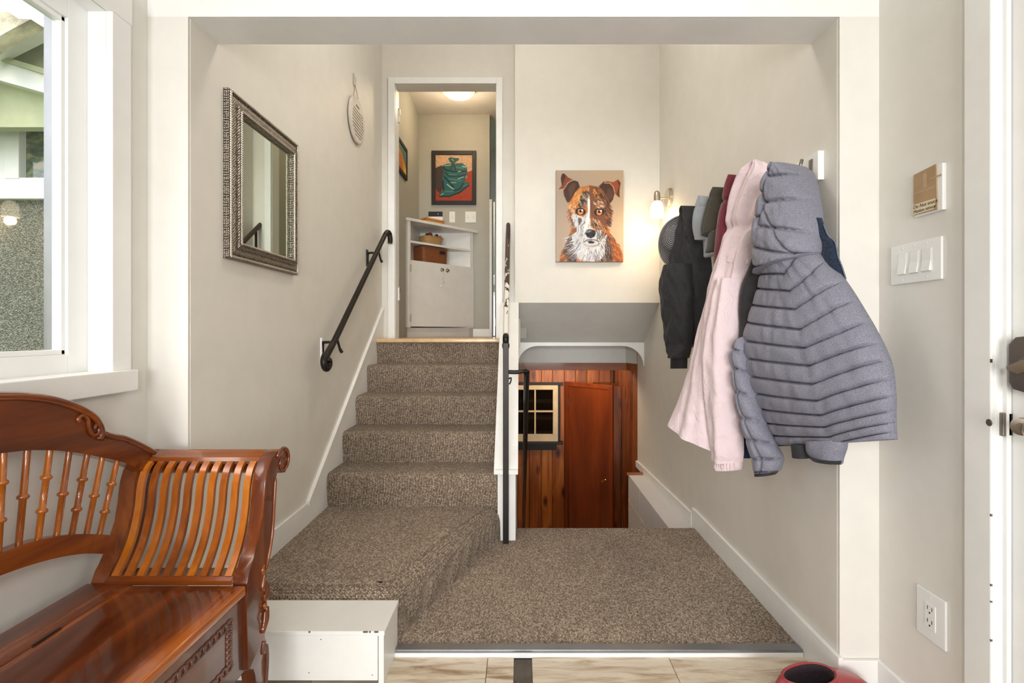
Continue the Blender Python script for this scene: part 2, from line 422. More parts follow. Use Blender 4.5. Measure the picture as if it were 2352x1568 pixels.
# beam with the wall above it
struct('beam', box(B(), XWL - .12, XWR + .12, YF, YB, W(1.022), ZTOP, .002), M['trim'])
struct('ceiling_stairwell', box(B(), -1.4, 1.4, YF, 3.96, ZTOP, ZTOP + .05), M['ceil'])
struct('ceiling_entry', box(B(), -1.4, 1.4, -3.2, YF, W(1.27), W(1.30)), M['ceil'])
struct('trim_1', box(B(), XWL, XL - .001, YF - .012, YF, 0, W(1.022)), M['wall_entry'])
struct('trim_2', box(B(), XR + .001, XWR, YF - .012, YF, 0, W(1.022)), M['wall_entry'])
struct('trim_3', box(B(), XWL, XWR, YF - .012, YF, W(1.022), W(1.27)), M['trim'])
# left wall of the entry round its window (window opening y .30 .. 1.4605)
WY0, WY1, WZ0, WZ1 = .30, 1.4605, W(-.118), W(.936)
bm = B(); box(bm, -1.36, XWL, -3.2, WY0, -.05, W(1.3)); box(bm, -1.36, XWL, WY1, YF, -.05, W(1.3))
box(bm, -1.36, XWL, WY0, WY1, -.05, WZ0); box(bm, -1.36, XWL, WY0, WY1, WZ1, W(1.3))
struct('wall_left_entry', bm, M['wall_entry'])
# right wall of the entry round the door (opening y .32 .. 1.222)
DY0, DY1 = .32, 1.222
bm = B(); box(bm, XWR, 1.36, -3.2, DY0, -.05, W(1.3)); box(bm, XWR, 1.36, DY1, YF, -.05, W(1.3)); box(bm, XWR, 1.36, DY0, DY1, W(.93), W(1.3))
struct('wall_right_entry', bm, M['wall_entry'])
bm = B(); box(bm, -1.4, 1.4, -3.3, -3.16, -.05, .33); box(bm, -1.4, 1.4, -3.3, -3.16, 2.27, W(1.3)); box(bm, -1.4, -1.15, -3.3, -3.16, .33, 2.27); box(bm, 1.05, 1.4, -3.3, -3.16, .33, 2.27)  # unseen rear wall; its opening is added to admit the rear fill light
struct('wall_rear_entry', bm, M['wall_entry'])

# tiles: separate planks over the screed, dark strip of bare underlay between two of them
fl = struct('floor', box(B(), -1.36, 1.36, -3.2, 1.815, -.06, -.008), M['subfloor'])
rows = [(1.512, 1.813), (1.208, 1.509), (.904, 1.205)]
cuts = [[-1.208, -.7, -.1165, -.022], [.041, .533, 1.163]]
def plank(x0, x1, y0, y1): obj('floor_plank', box(B(), x0, x1, y0, y1, -.008, 0, .0012, 1), M['plank'], fl)
for ri, (y0, y1) in enumerate(rows):
    if ri == 0:
        for cs in cuts:
            for a, b in zip(cs[:-1], cs[1:]): plank(a + .001, b - .001, y0, y1)
    else:
        off = .31 * ri
        xs = [-1.208] + [x for x in (-.9 + off - .61, -.9 + off, -.29 + off, .32 + off) if -1.1 < x < 1.05] + [1.163]
        for a, b in zip(xs[:-1], xs[1:]): plank(a + .001, b - .001, y0, y1)

# baseboards
struct('baseboard_right', box(B(), 1.020, XR, 1.604, 2.985, -.005, W(-1.045), .003), M['trim'])
bb = B(); prism(bb, [(2.985, W(-1.187)), (2.985, W(-1.082)), (4.42, W(-1.135)), (4.42, W(-1.187))], 'X', 1.018, XR); struct('baseboard_right.001', bb, M['trim'])
struct('baseboard_right.002', box(B(), XR + .001, XWR, YF - .026, YF - .012, 0, W(-1.057), .003), M['trim'])
struct('baseboard_right.003', box(B(), XWR - .014, XWR, DY1 + .076, YF - .026, 0, W(-1.057), .003), M['trim'])
struct('baseboard_left', box(B(), XL, -1.065, YB, 2.52, W(-1.1), W(-.858), .003), M['trim'])
bm = B(); prism(bm, [(2.52, W(-1.1)), (2.52, W(-.858)), (3.885, W(.18)), (3.885, W(-.1)), (3.2, W(-.9)), (2.9, W(-1.1))], 'X', XL, -1.066, .002)
struct('trim_4', bm, M['trim'])
# narrow moulding on top of the skirt board
bm = B(); prism(bm, [(2.515, W(-.872)), (2.515, W(-.852)), (3.885, W(.190)), (3.885, W(.168))], 'X', XL, -1.058); struct('trim_5', bm, M['trim'])

# foundation ledge beside the lower stairs
fo = struct('foundation_wall', box(B(), .90, XR, 2.955, 4.17, ZLOW, W(-1.187), .004), M['masonry'])
for y in (3.36, 3.77): obj('joint', box(B(), .8985, .9005, y, y + .004, ZLOW, W(-1.19)), M['grey'], fo)
obj('joint', box(B(), .8985, .9005, 2.96, 4.17, W(-1.40), W(-1.396)), M['grey'], fo)

# bulkhead over the lower stairs with its sloping soffit (carries the painting)
bm = B(); prism(bm, [(YK, W(.217)), (YK, ZTOP), (YA + .02, ZTOP), (YA + .02, W(-.091)), (YA, W(-.091))], 'X', -.039, XR)
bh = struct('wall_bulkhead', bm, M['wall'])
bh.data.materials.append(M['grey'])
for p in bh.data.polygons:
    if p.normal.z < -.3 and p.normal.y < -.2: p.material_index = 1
# wall with the upper doorway
DX0, DX1, DZ1 = -.975, -.186, W(1.926)
bm = B(); box(bm, XL, DX0, YD, YD + .11, W(-.12), ZTOP); box(bm, DX1, 0.0, YD, YD + .11, W(-.12), ZTOP); box(bm, DX0, DX1, YD, YD + .11, DZ1, ZTOP)
struct('wall_upper', bm, M['wall'])
d1 = struct('door_1', box(B(), -1.026, DX0, YD - .018, YD, W(HTOP), W(1.974), .003), M['trim'])
obj('casing', box(B(), DX1, -.138, YD - .018, YD, W(HTOP), W(1.974), .003), M['trim'], d1)
obj('casing', box(B(), DX0, DX1, YD - .018, YD, DZ1, W(1.974), .003), M['trim'], d1)
obj('jamb', box(B(), DX0 - .001, DX0 + .003, YD, YD + .112, W(HTOP), DZ1), M['trim'], d1)
obj('jamb', box(B(), DX1 - .003, DX1 + .001, YD, YD + .112, W(HTOP), DZ1), M['trim'], d1)
obj('jamb', box(B(), DX0, DX1, YD, YD + .112, DZ1 - .003, DZ1 + .001), M['trim'], d1)
for h in (1.72, .30):
    hg = obj('hinge', box(B(), DX0 + .002, DX0 + .010, YD + .085, YD + .118, W(h - .05), W(h + .05), .002), M['plastic'], d1)
    obj('hinge_leaf', box(B(), DX0 + .004, DX0 + .013, YD + .09, YD + .118, W(h + .012), W(h + .06)), M['bronze'], hg)

# upper hall
struct('floor_upper', box(box(B(), XL, -.127, 3.83, 4.26, W(-.09), W(HTOP)), -1.2, .6, 4.26, 6.5, W(-.09), W(HTOP)), M['maple'])
HX = -.05
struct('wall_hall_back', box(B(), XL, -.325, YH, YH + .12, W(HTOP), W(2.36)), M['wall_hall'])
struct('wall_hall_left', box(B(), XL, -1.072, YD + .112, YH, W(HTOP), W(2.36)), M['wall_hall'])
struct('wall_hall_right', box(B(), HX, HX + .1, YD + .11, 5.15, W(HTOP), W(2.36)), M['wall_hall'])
struct('wall_hall_far', box(B(), -.6, .7, 6.4, 6.5, W(HTOP), W(2.36)), M['wall'])
struct('wall_hall_end', box(B(), .55, .65, 5.1, 6.5, W(HTOP), W(2.36)), M['wall'])
struct('ceiling_hall', box(B(), -1.2, .7, YD + .05, 6.5, W(2.30), W(2.36)), M['ceil'])
struct('trim_6', box(B(), -.50, -.318, YH - .014, YH, W(HTOP), W(.032), .003), M['trim'])
d3 = struct('door_3', box(B(), -.325, -.30, YH - .012, YH + .13, W(HTOP), W(1.40), .002), M['trim'])
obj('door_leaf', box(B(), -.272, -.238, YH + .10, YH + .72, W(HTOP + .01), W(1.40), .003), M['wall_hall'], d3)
obj('door_edge', box(B(), -.290, -.274, YH + .092, YH + .12, W(HTOP + .01), W(1.40), .002), M['mirror'], d3)
for h in (1.18, .06): obj('hinge', box(B(), -.276, -.264, YH + .085, YH + .102, W(h), W(h + .09), .002), M['bronze'], d3)

# lower room: ceiling, header, floor, side
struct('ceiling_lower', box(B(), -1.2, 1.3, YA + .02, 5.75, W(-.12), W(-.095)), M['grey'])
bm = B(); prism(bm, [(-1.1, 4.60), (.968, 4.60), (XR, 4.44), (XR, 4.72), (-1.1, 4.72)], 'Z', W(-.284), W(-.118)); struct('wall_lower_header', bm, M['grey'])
bm = B(); prism(bm, [(-1.1, 4.592), (.972, 4.592), (XR, 4.432), (XR, 4.72), (-1.1, 4.72)], 'Z', W(-.352), W(-.284)); struct('trim_7', bm, M['beamwood'])
struct('floor_lower', box(B(), -1.2, 1.3, 4.3, 5.75, ZLOW - .05, ZLOW), M['maple'])
struct('wall_lower_left', box(B(), -1.2, -1.07, 4.0, 5.75, ZLOW, W(-.1)), M['wall'])
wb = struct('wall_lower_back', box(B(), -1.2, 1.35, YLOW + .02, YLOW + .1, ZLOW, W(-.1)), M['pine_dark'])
x = -1.06
k = 0
wid = [.128, .136, .12, .132, .128, .124, .134, .13]
while x < XR - .01:
    w = min(wid[k % 8], XR - x)
    bm = B(); box(bm, x + .0015, x + w - .0015, YLOW, YLOW + .02, ZLOW, W(-.12), .004, 1)
    obj('board', bm, M['pine'], wb); x += w; k += 1
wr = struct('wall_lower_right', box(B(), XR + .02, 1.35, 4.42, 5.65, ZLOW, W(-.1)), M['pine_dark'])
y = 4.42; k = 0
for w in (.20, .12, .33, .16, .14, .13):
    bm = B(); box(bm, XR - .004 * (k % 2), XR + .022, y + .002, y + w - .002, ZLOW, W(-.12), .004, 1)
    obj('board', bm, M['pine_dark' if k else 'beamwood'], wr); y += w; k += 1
obj('board', box(B(), XR - .004, XR - .0005, 4.172, 4.42, ZLOW, W(-1.19)), M['pine_dark'], wr)
struct('trim_8', box(B(), .885, XR, 4.150, 4.182, W(-1.190), W(-1.170), .002), M['beamwood'])
# shallow arch across the foot of the soffit
x0, x1, zt, zi = -.022, XR, W(-.088), W(-.117)
inn_ = [(x0, W(-.278))]
for k in range(17):
    a = math.pi / 2 * k / 16; inn_.append((x0 + .006 + .165 * (1 - math.cos(a)), W(-.266) + (zi - W(-.266)) * math.sin(a)))
for k in range(17):
    a = math.pi / 2 * (1 - k / 16); inn_.append((x1 - .005 - .178 * (1 - math.cos(a)), W(-.285) + (zi - W(-.285)) * math.sin(a)))
inn_.append((x1 - .0005, W(-.285)))
bm = B(); vv = [[bm.verts.new((x, y, z)) for x, z in ps_] for y in (YA - .018, YA + .004) for ps_ in (inn_, [(x, zt) for x, _ in inn_])]
for i in range(len(inn_) - 1):
    for p_, q_ in ((0, 1), (2, 3), (0, 2), (1, 3)): bm.faces.new([vv[p_][i], vv[p_][i + 1], vv[q_][i + 1], vv[q_][i]])
for i in (0, -1): bm.faces.new([vv[0][i], vv[1][i], vv[3][i], vv[2][i]])
struct('trim_9', bm, M['trim'])

# low wall between the flights with its sloping cap
def capH(y): return -.764 + .976 * (y - 2.72)
bm = B(); prism(bm, [(2.762, ZLOW), (2.762, W(capH(2.762) - .01)), (YK + .18, W(capH(YK + .18) - .03)), (YK + .18, W(-.09)), (4.25, W(-.09)), (4.25, ZLOW)], 'X', -.125, -.026)
struct('wall_divider', bm, M['trim'])
bm = B(); prism(bm, [(2.722, W(-.775)), (2.722, W(-.752)), (2.735, W(-.748)), (3.715, W(capH(3.715) + .012)), (3.715, W(capH(3.715) - .016))], 'X', -.144, -.012, .002)
struct('trim_10', bm, M['trim'])
# window in the left entry wall
w1 = struct('window_1', box(B(), -1.262, XWL + .001, WY1 - .001, WY1 + .012, WZ0, WZ1), M['trim'])
obj('reveal', box(B(), -1.262, XWL, WY0, WY1, WZ0 - .01, WZ0 + .002), M['trim'], w1)
obj('reveal', box(B(), -1.262, XWL, WY0, WY1, WZ1 - .002, WZ1 + .01), M['trim'], w1)
obj('casing', box(B(), XWL, XWL + .02, WY1, WY1 + .070, WZ0 + .003, WZ1, .002), M['trim'], w1)
obj('casing', box(B(), XWL, XWL + .022, WY0 - .07, WY1 + .072, WZ1, WZ1 + .09, .002), M['trim'], w1)
obj('casing', box(B(), XWL, XWL + .02, WY0 - .07, WY0, WZ0 + .003, WZ1, .002), M['trim'], w1)
obj('window_sill', box(B(), XWL - .05, XWL + .040, WY0 - .09, 1.533, W(-.178), W(-.1145), .003), M['trim'], w1)
fx0, fx1 = -1.30, -1.262
for nm, a in (('frame_stile', (WY1 - .064, WY1, WZ0, WZ1)), ('frame_stile', (WY0, WY0 + .064, WZ0, WZ1)), ('frame_rail', (WY0 + .064, WY1 - .064, WZ0, WZ0 + .055)), ('frame_rail', (WY0 + .064, WY1 - .064, WZ1 - .06, WZ1))):
    obj(nm, box(B(), fx0, fx1, *a, .002), M['vinyl'], w1)
g0, g1, gz0, gz1 = WY0 + .064, WY1 - .064, WZ0 + .055, WZ1 - .06
for nm, a in (('bead', (g1 - .012, g1, gz0, gz1)), ('bead', (g0, g1, gz0, gz0 + .014)), ('bead', (g0, g1, gz1 - .014, gz1))):
    obj(nm, box(B(), fx0 + .004, fx1 - .008, *a, .002), M['vinyl'], w1)
obj('spacer', box(B(), -1.330, -1.287, g1 + .001, g1 + .03, gz0 - .02, gz1 + .02), M['steel'], w1)
obj('pane', box(B(), fx0 + .012, fx0 + .015, g0, g1 - .014, gz0, gz1), M['glass'], w1)
obj('outer_frame', box(B(), -1.345, -1.331, 1.427, 1.459, gz0 - .05, gz1 + .05), M['vinyl'], w1)

# the wing of the house seen through that window
struct('wall_exterior', box(B(), -6.5, -1.37, 3.0, 3.15, -1.2, W(.788)), M['stucco'])
struct('wall_exterior_upper', box(B(), -6.5, -1.37, 3.03, 3.15, W(.788), 4.6), M['siding'])
w3 = struct('window_3', box(B(), -3.047, -2.961, 2.955, 3.04, W(.905), W(1.62), .004), M['outwhite'])
obj('frame_rail', box(B(), -3.9, -2.2, 2.96, 3.04, W(.788), W(.913), .004), M['outwhite'], w3)
obj('frame_rail', box(B(), -3.9, -2.2, 2.96, 3.04, W(1.56), W(1.64), .004), M['outwhite'], w3)
obj('panel', box(B(), -3.9, -3.055, 2.975, 3.04, W(.913), W(1.56), .004), M['outwhite'], w3)
obj('pane', box(B(), -2.961, -2.42, 3.0, 3.02, W(.913), W(1.56)), M['gardenpane'], w3)
obj('frame_stile', box(B(), -2.42, -2.3, 2.955, 3.04, W(.913), W(1.56), .004), M['outwhite'], w3)
ex = struct('roof_exterior', prism(B(), [(-3.6, W(1.57)), (-3.6, W(1.69)), (-2.0, W(1.205)), (-2.0, W(1.122))], 'Y', 2.66, 2.98), M['outwhite'])
obj('gable_siding', box(B(), -3.6, -2.0, 2.74, 2.80, W(1.12), W(2.6)), M['siding'], ex)
obj('drip_edge', prism(B(), [(-3.6, W(1.69)), (-3.6, W(1.715)), (-2.0, W(1.235)), (-2.0, W(1.205))], 'Y', 2.64, 2.74), M['siding'], ex)
obj('rake_board', prism(B(), [(-3.3, W(1.15)), (-3.3, W(1.62)), (-2.0, W(2.30)), (-2.0, W(1.80))], 'Y', 2.58, 2.66), M['outwhite'], ex)
sh = [P(x, y, 2.5) for x, y in ((-60, 30), (28, 33), (46, 48), (80, 50), (30, 76), (-60, 128))]
obj('shingles', prism(B(), [(v.x, v.z) for v in sh], 'Y', 2.48, 2.56), M['roof'], ex)
struct('ground_outside', box(B(), -30, -1.4, -12, 20, -.75, -.7), M['grassy'])

# entrance door
d2 = struct('door_2', box(B(), 1.190, 1.23, DY0, DY1 - .003, .012, W(.925), .002), M['trim'])
obj('casing', box(B(), XWR - .016, XWR, DY1, DY1 + .074, 0, W(1.0), .003), M['trim'], d2)
obj('jamb', box(B(), XWR - .004, 1.30, DY1 - .001, DY1 + .002, 0, W(.93)), M['vinyl'], d2)
obj('stop', box(B(), 1.176, 1.188, DY1 - .012, DY1, 0, W(.93), .002), M['trim'], d2)
bm = B(); prism(bm, [(1.078, W(-.118)), (1.078, W(-.03)), (1.10, W(-.004)), (1.172, W(-.012)), (1.189, W(-.03)), (1.189, W(-.118)), (1.178, W(-.135)), (1.10, W(-.15))], 'X', 1.158, 1.191, .004)
obj('deadbolt_plate', bm, M['bronze'], d2, smooth=True, auto=30)
bm = B(); lathe(bm, [(.024, 0), (.022, .012), (.012, .016)], (1.160, 1.135, W(-.078)), (-1, 0, 0), 20); obj('thumb_turn_rose', bm, M['bronze'], d2, smooth=True, auto=40)
bm = B(); prism(bm, [(1.166, W(-.088)), (1.168, W(-.080)), (1.135, W(-.065)), (1.095, W(-.058)), (1.095, W(-.075)), (1.14, W(-.096))], 'X', 1.132, 1.150, .002)
obj('thumb_turn', bm, M['nickel'], d2, smooth=True, auto=30)
bm = B(); lathe(bm, [(.033, 0), (.033, .008), (.02, .014)], (1.190, 1.105, W(-.214)), (-1, 0, 0), 24); obj('lever_rose', bm, M['nickel'], d2, smooth=True, auto=40)
bm = B(); tube(bm, smoothpath([(1.185, 1.105, W(-.214)), (1.135, 1.108, W(-.214)), (1.116, 1.10, W(-.214)), (1.112, 1.07, W(-.21)), (1.116, 1.0, W(-.207)), (1.122, .96, W(-.204))]), [.013] * 10 + [.017] * 31, 12, flat=(1.0, .75))
lathe(bm, [(.019, -.006), (.0205, .004), (.019, .012), (.012, .013)], (1.122, 1.118, W(-.211)), (-.75, -.5, 0), 20)
lv = obj('lever_handle', bm, M['nickel'], d2, smooth=True, auto=50)
bm = B(); lathe(bm, [(.009, 0), (.009, .003)], (1.1105, 1.1105, W(-.211)), (-.75, -.5, 0), 16); obj('lever_button', bm, M['bronze'], lv)
bm = B(); box(bm, 1.168, 1.192, DY1 - .010, DY1 + .001, W(-.253), W(-.196), .003); sp = obj('strike_plate', bm, M['bronze'], d2)
obj('strike_hole', box(B(), 1.182, 1.193, DY1 - .012, DY1 - .008, W(-.25), W(-.198)), M['dark'], sp)
bm = B(); lathe(bm, [(.009, 0), (.007, .0012)], (XWR - .0162, DY1 + .004, W(-.222)), (-1, 0, 0), 12); obj('paint_chip', bm, M['bronze'], d2)
for h, s in ((-.075, .009), (-.45, .006), (-.62, .005), (-.66, .004), (-.755, .005)):
    bm = B(); box(bm, XWR - .0166, XWR - .0125, DY1 - .0012, DY1 + .0012, W(h), W(h + s)); obj('paint_chip', bm, M['bronze'], d2)

# small window between the wooden boards of the lower room
w2 = struct('window_2', box(B(), -.16, .445, YLOW - .012, YLOW + .001, W(-1.21), W(-.566), .002), M['frameblack'])
for a in ((-.155, .415, -.636, -.588), (-.155, .415, -1.205, -1.128)): obj('frame_rail', box(B(), a[0], a[1], YLOW - .04, YLOW - .006, W(a[2]), W(a[3]), .003), M['creamwood'], w2)
for a in ((-.155, -.09), (.359, .415)): obj('frame_stile', box(B(), a[0], a[1], YLOW - .0395, YLOW - .006, W(-1.128), W(-.636), .002), M['creamwood'], w2)
obj('muntin', box(B(), .155, .172, YLOW - .038, YLOW - .008, W(-1.13), W(-.63), .002), M['creamwood'], w2)
obj('muntin', box(B(), -.09, .36, YLOW - .036, YLOW - .008, W(-.884), W(-.867), .002), M['creamwood'], w2)
for a in ((-.09, .155), (.172, .36)):
    for b in ((-.867, -.636), (-1.128, -.884)):
        y_ = YLOW - .016; obj('pane', prism(B(), [(y_, W(b[0])), (y_, W(b[1])), (y_ - .016, W(b[1])), (y_ - .005, W(b[0]))], 'X', a[0], a[1]), M['darkpane'], w2)
obj('window_sill', box(B(), -.2, .47, YLOW - .075, YLOW, W(-1.235), W(-1.205), .004), M['frameblack'], w2)
obj('sill_apron', box(B(), -.18, .40, YLOW - .04, YLOW, W(-1.30), W(-1.235), .004), M['frameblack'], w2)
obj('head_trim', box(B(), -.17, .475, YLOW - .03, YLOW, W(-.588), W(-.556), .003), M['frameblack'], w2)

# ------------------------------------------------------------------ stairs
CXL, CXR = -1.066, -.126
st = empty('staircase', (-.6, 2.5, 0), 'brown carpeted stairs climbing to the white upper doorway, with a curved bottom landing', 'stairs')
# bottom landing with a soft curved free edge
edge = smoothpath([(CXL, 1.845, 0), (-.80, 1.845, 0), (-.52, 1.845, 0), (-.462, 1.862, 0), (-.444, 1.90, 0), (-.418, 1.99, 0), (-.366, 2.128, 0), (-.302, 2.31, 0), (-.203, 2.563, 0), (-.128, 2.71, 0), (-.108, 2.755, 0)], 5)
bm = B(); rings = []
prof = [(0.0, W(HLOW) - .01), (0.002, W(HLOW) + .04), (.004, W(HUP) - .075), (.012, W(HUP) - .045), (.030, W(HUP) - .02), (.058, W(HUP) - .005), (.095, W(HUP))]
ne = len(edge)
def enorm(i):
    t = edge[min(i + 1, ne - 1)] - edge[max(i - 1, 0)]; n = Vector((-t.y, t.x, 0)).normalized(); return n
for off, z in prof:
    ring = []
    for i, p in enumerate(edge):
        q = p + enorm(i) * off
        if i < 4: q.x = max(q.x, CXL)
        if i == 0: q.x = CXL
        ring.append(bm.verts.new((q.x, min(q.y, 2.760), z)))
    rings.append(ring)
for a, b in zip(rings[:-1], rings[1:]):
    for i in range(ne - 1): bm.faces.new([a[i], a[i + 1], b[i + 1], b[i]])
back = [bm.verts.new((CXR, 2.760, W(HUP))), bm.verts.new((CXR, 2.795, W(HUP))), bm.verts.new((CXL, 2.795, W(HUP)))]
top = bm.faces.new(rings[-1] + back)
bmesh.ops.triangulate(bm, faces=[top])
obj('landing', bm, M['carpet'], st, smooth=True, auto=40)
RISE, TREAD, Y1 = .183, .241, 2.77
for k in range(5):
    y0 = Y1 + TREAD * k; z0 = W(HUP + RISE * k) - .02; z1 = W(HUP + RISE * (k + 1)); yb = y0 + TREAD + .03
    if k == 4: z1 -= .03
    r = .03 if k < 4 else .004
    pts = [(y0, z0)] + [(y0 - .012, z1 - r - .04)]
    for j in range(7):
        a = math.pi / 2 * j / 6; pts.append((y0 - .012 + r * (1 - math.cos(a)), z1 - r + r * math.sin(a)))
    if k == 4: pts.append((y0 + .10, z1)); pts.append((y0 + .10, z0))
    else: pts += [(yb, z1), (yb, z0)]
    bm = B(); prism(bm, pts, 'X', CXL, CXR, .004); obj('step', bm, M['carpet'], st, smooth=True, auto=40)
bm = B(); box(bm, CXL, CXR + .001, Y1 + TREAD * 4 - .035, Y1 + TREAD * 4 + .09, W(HTOP) - .028, W(HTOP) + .002, .008, 3); obj('nosing', bm, M['maple'], st, smooth=True, auto=40)
# flight going down
sd = empty('basement_stairs', (.45, 2.4, 0), 'brown carpeted low landing and steps leading down to the pine-panelled basement', 'stairs')
bm = B(); pts = [(1.815, -.06), (1.815, W(HLOW) - .004), (1.822, W(HLOW))]
yb, r = 2.955, .025
for j in range(7):
    a = math.pi / 2 * j / 6; pts.append((yb - r + r * math.sin(a), W(HLOW) - r + r * math.cos(a)))
pts += [(yb, W(HLOW) - .19), (2.9, W(HLOW) - .19)]
prism(bm, pts, 'X', -.0245, 1.0195); q_ = [(y if y < 2.8 else 2.757, z) for y, z in pts[:3]] + [(2.757, W(HLOW)), (2.757, -.06)]; prism(bm, q_, 'X', -.47, -.0245); obj('landing', bm, M['carpet'], sd, smooth=True, auto=40)
for k in range(1, 7):
    ya = 2.955 + TREAD * (k - 1) - .02; yb = 2.955 + TREAD * k; z1 = W(HLOW - RISE * k); pts = [(ya, z1 - .22), (ya, z1)]
    for j in range(7):
        a = math.pi / 2 * j / 6; pts.append((yb - r + r * math.sin(a), z1 - r + r * math.cos(a)))
    pts.append((yb - .005, z1 - .22))
    bm = B(); prism(bm, pts, 'X', -.025, .899); obj('step', bm, M['carpet'], sd, smooth=True, auto=40)
ts = struct('trim_11', box(B(), -.452, 1.018, 1.799, 1.818, -.004, W(HLOW) - .006, .002), M['vinyl'])
obj('threshold_strip', box(B(), -.452, 1.018, 1.803, 1.842, W(HLOW) - .005, W(HLOW) + .004, .0015), M['steel'], ts)
# white box that closes the front of the landing
bx = empty('step_box', (-.75, 1.74, 0), 'white painted wooden box step across the front of the carpeted landing', 'step')
BX1, BY0, BY1, BZ = -.452, 1.655, 1.845, W(-.990)
obj('front_board', box(B(), -1.06, BX1 - .020, BY0 + .003, BY0 + .016, .014, BZ - .016, .0015), M['trim'], bx)
obj('side_board', box(B(), BX1 - .018, BX1, BY0 + .003, BY1, .0, BZ - .016, .002), M['trim'], bx)
obj('top_board', box(B(), -1.06, BX1 + .003, BY0, BY1 + .006, BZ - .016, BZ, .004, 3), M['trim'], bx)

for x, z in ((-.985, .155), (-.66, .150), (-.985, .03), (-.49, .032), (-.70, .04)):
    bm = B(); lathe(bm, [(.0022, 0), (.0016, .0010)], (x, BY0 + .0032, z), (0, -1, 0), 8); obj('nail_head', bm, M['bronze'], bx)
for x, w in ((-.52, .016), (-.500, .006), (-.483, .014), (-.70, .006)):
    obj('paint_chip', box(B(), x, x + w, BY0 - .0006, BY0 + .002, BZ - .004, BZ + .0004), M['bronze'], bx)
# ------------------------------------------------------------------ handrails
SL = .76
t = empty('handrail', (-1.0, 3.1, W(.2)), 'black iron handrail with curled ends on the left wall of the carpeted stairs', 'handrail')
ya, yb2 = 2.60, 3.70
def rz(y): return -.12 + SL * (y - 2.60)
pts = [( -1.0, y, W(rz(y))) for y in np.linspace(ya, yb2, 12)]
low = []                                           # lower end rolls down and under into a tight scroll
y_c, h_c = 2.575, rz(2.60) - .040
for k in range(28):
    a = math.radians(75 + 430 * k / 27); r = .042 * (1 - .70 * k / 27)
    low.append((-1.0 + .014 * k / 27, y_c + r * math.cos(a), W(h_c + r * math.sin(a))))
bm = B(); tube(bm, low[::-1] + pts[1:], [.0150 + .003 * min(1, i / 27) for i in range(28)] + [.0165] * 11, 10)
obj('rail', bm, M['black_iron'], t, smooth=True, auto=50)
bm = B(); tube(bm, smoothpath([(-1.0, 3.70, W(rz(3.70))), (-.995, 3.75, W(rz(3.742))), (-.99, 3.785, W(rz(3.735))), (-.985, 3.79, W(rz(3.68))), (-.985, 3.785, W(rz(3.64)))], 6), .018, 10); obj('end_curl', bm, M['black_iron'], t, smooth=True, auto=50)
for y in (2.70, 3.50):
    bm = B(); tube(bm, smoothpath([(-1.072, y + .02, W(rz(y) - .09)), (-1.068, y + .01, W(rz(y) - .02)), (-1.05, y, W(rz(y) - .012)), (-1.0, y, W(rz(y) - .012))], 5), .0075, 8)
    tube(bm, smoothpath([(-1.0, y + .03, W(rz(y + .03) - .01)), (-.992, y + .05, W(rz(y) - .045)), (-.982, y + .06, W(rz(y) - .07))], 4), [.007] * 5 + [.009] * 4, 8)
    b_ = obj('bracket', bm, M['black_iron'], t, smooth=True, auto=50)
    obj('wall_plate', box(B(), -1.077, -1.070, y - .004, y + .030, W(rz(y) - .105), W(rz(y) + .012), .002), M['trim'] if y < 3 else M['black_iron'], b_)

t = empty('stair_railing', (-.078, 2.745, W(HLOW)), 'black iron post with a chipped white and black rail rising beside the carpeted stairs', 'railing')
bm = B(); box(bm, -.094, -.063, 2.712, 2.742, W(HLOW), W(-.06), .002); obj('post', bm, M['black_iron'], t)
def uz(y): return -.05 + SL * (y - 2.74)
bm = B(); tube(bm, [(-.080 - .012 * (y - 2.76), y, W(uz(y))) for y in np.linspace(2.765, 3.97, 24)], .0165, 12); obj('rail', bm, M['chipped'], t, smooth=True, auto=50)
bm = B(); tube(bm, smoothpath([(-.094, 3.96, W(uz(3.96))), (-.095, 4.0 - .02, W(uz(4.0))), (-.096, 3.985, W(uz(4.0) + .07))], 4)[:1] + [(-.0945, 3.955, W(uz(3.955))), (-.095, 3.885, W(uz(3.955) + .03))], .018, 12)
bm.free()
bm = B(); tube(bm, [(-.094, 3.80, W(uz(3.80))), (-.095, 3.87, W(uz(3.87))), (-.0955, 3.885, W(uz(3.90))), (-.0955, 3.887, W(uz(3.97)))], .019, 12); bm.free()
bm = B(); ball(bm, (-.079, 2.735, W(-.075)), .021, (1, 1.0, 1.35), 14); tube(bm, smoothpath([(-.079, 2.725, W(-.055)), (-.079, 2.722, W(-.035)), (-.079, 2.745, W(-.022)), (-.079, 2.765, W(-.034))], 5), .017, 10)
obj('end_curl', bm, M['black_iron'], t, smooth=True, auto=60)
bm = B(); tube(bm, [(-.0945, 3.84, W(uz(3.84))), (-.0945, 3.85, W(HTOP))], .010, 8); obj('upper_post', bm, M['black_iron'], t, smooth=True, auto=50)

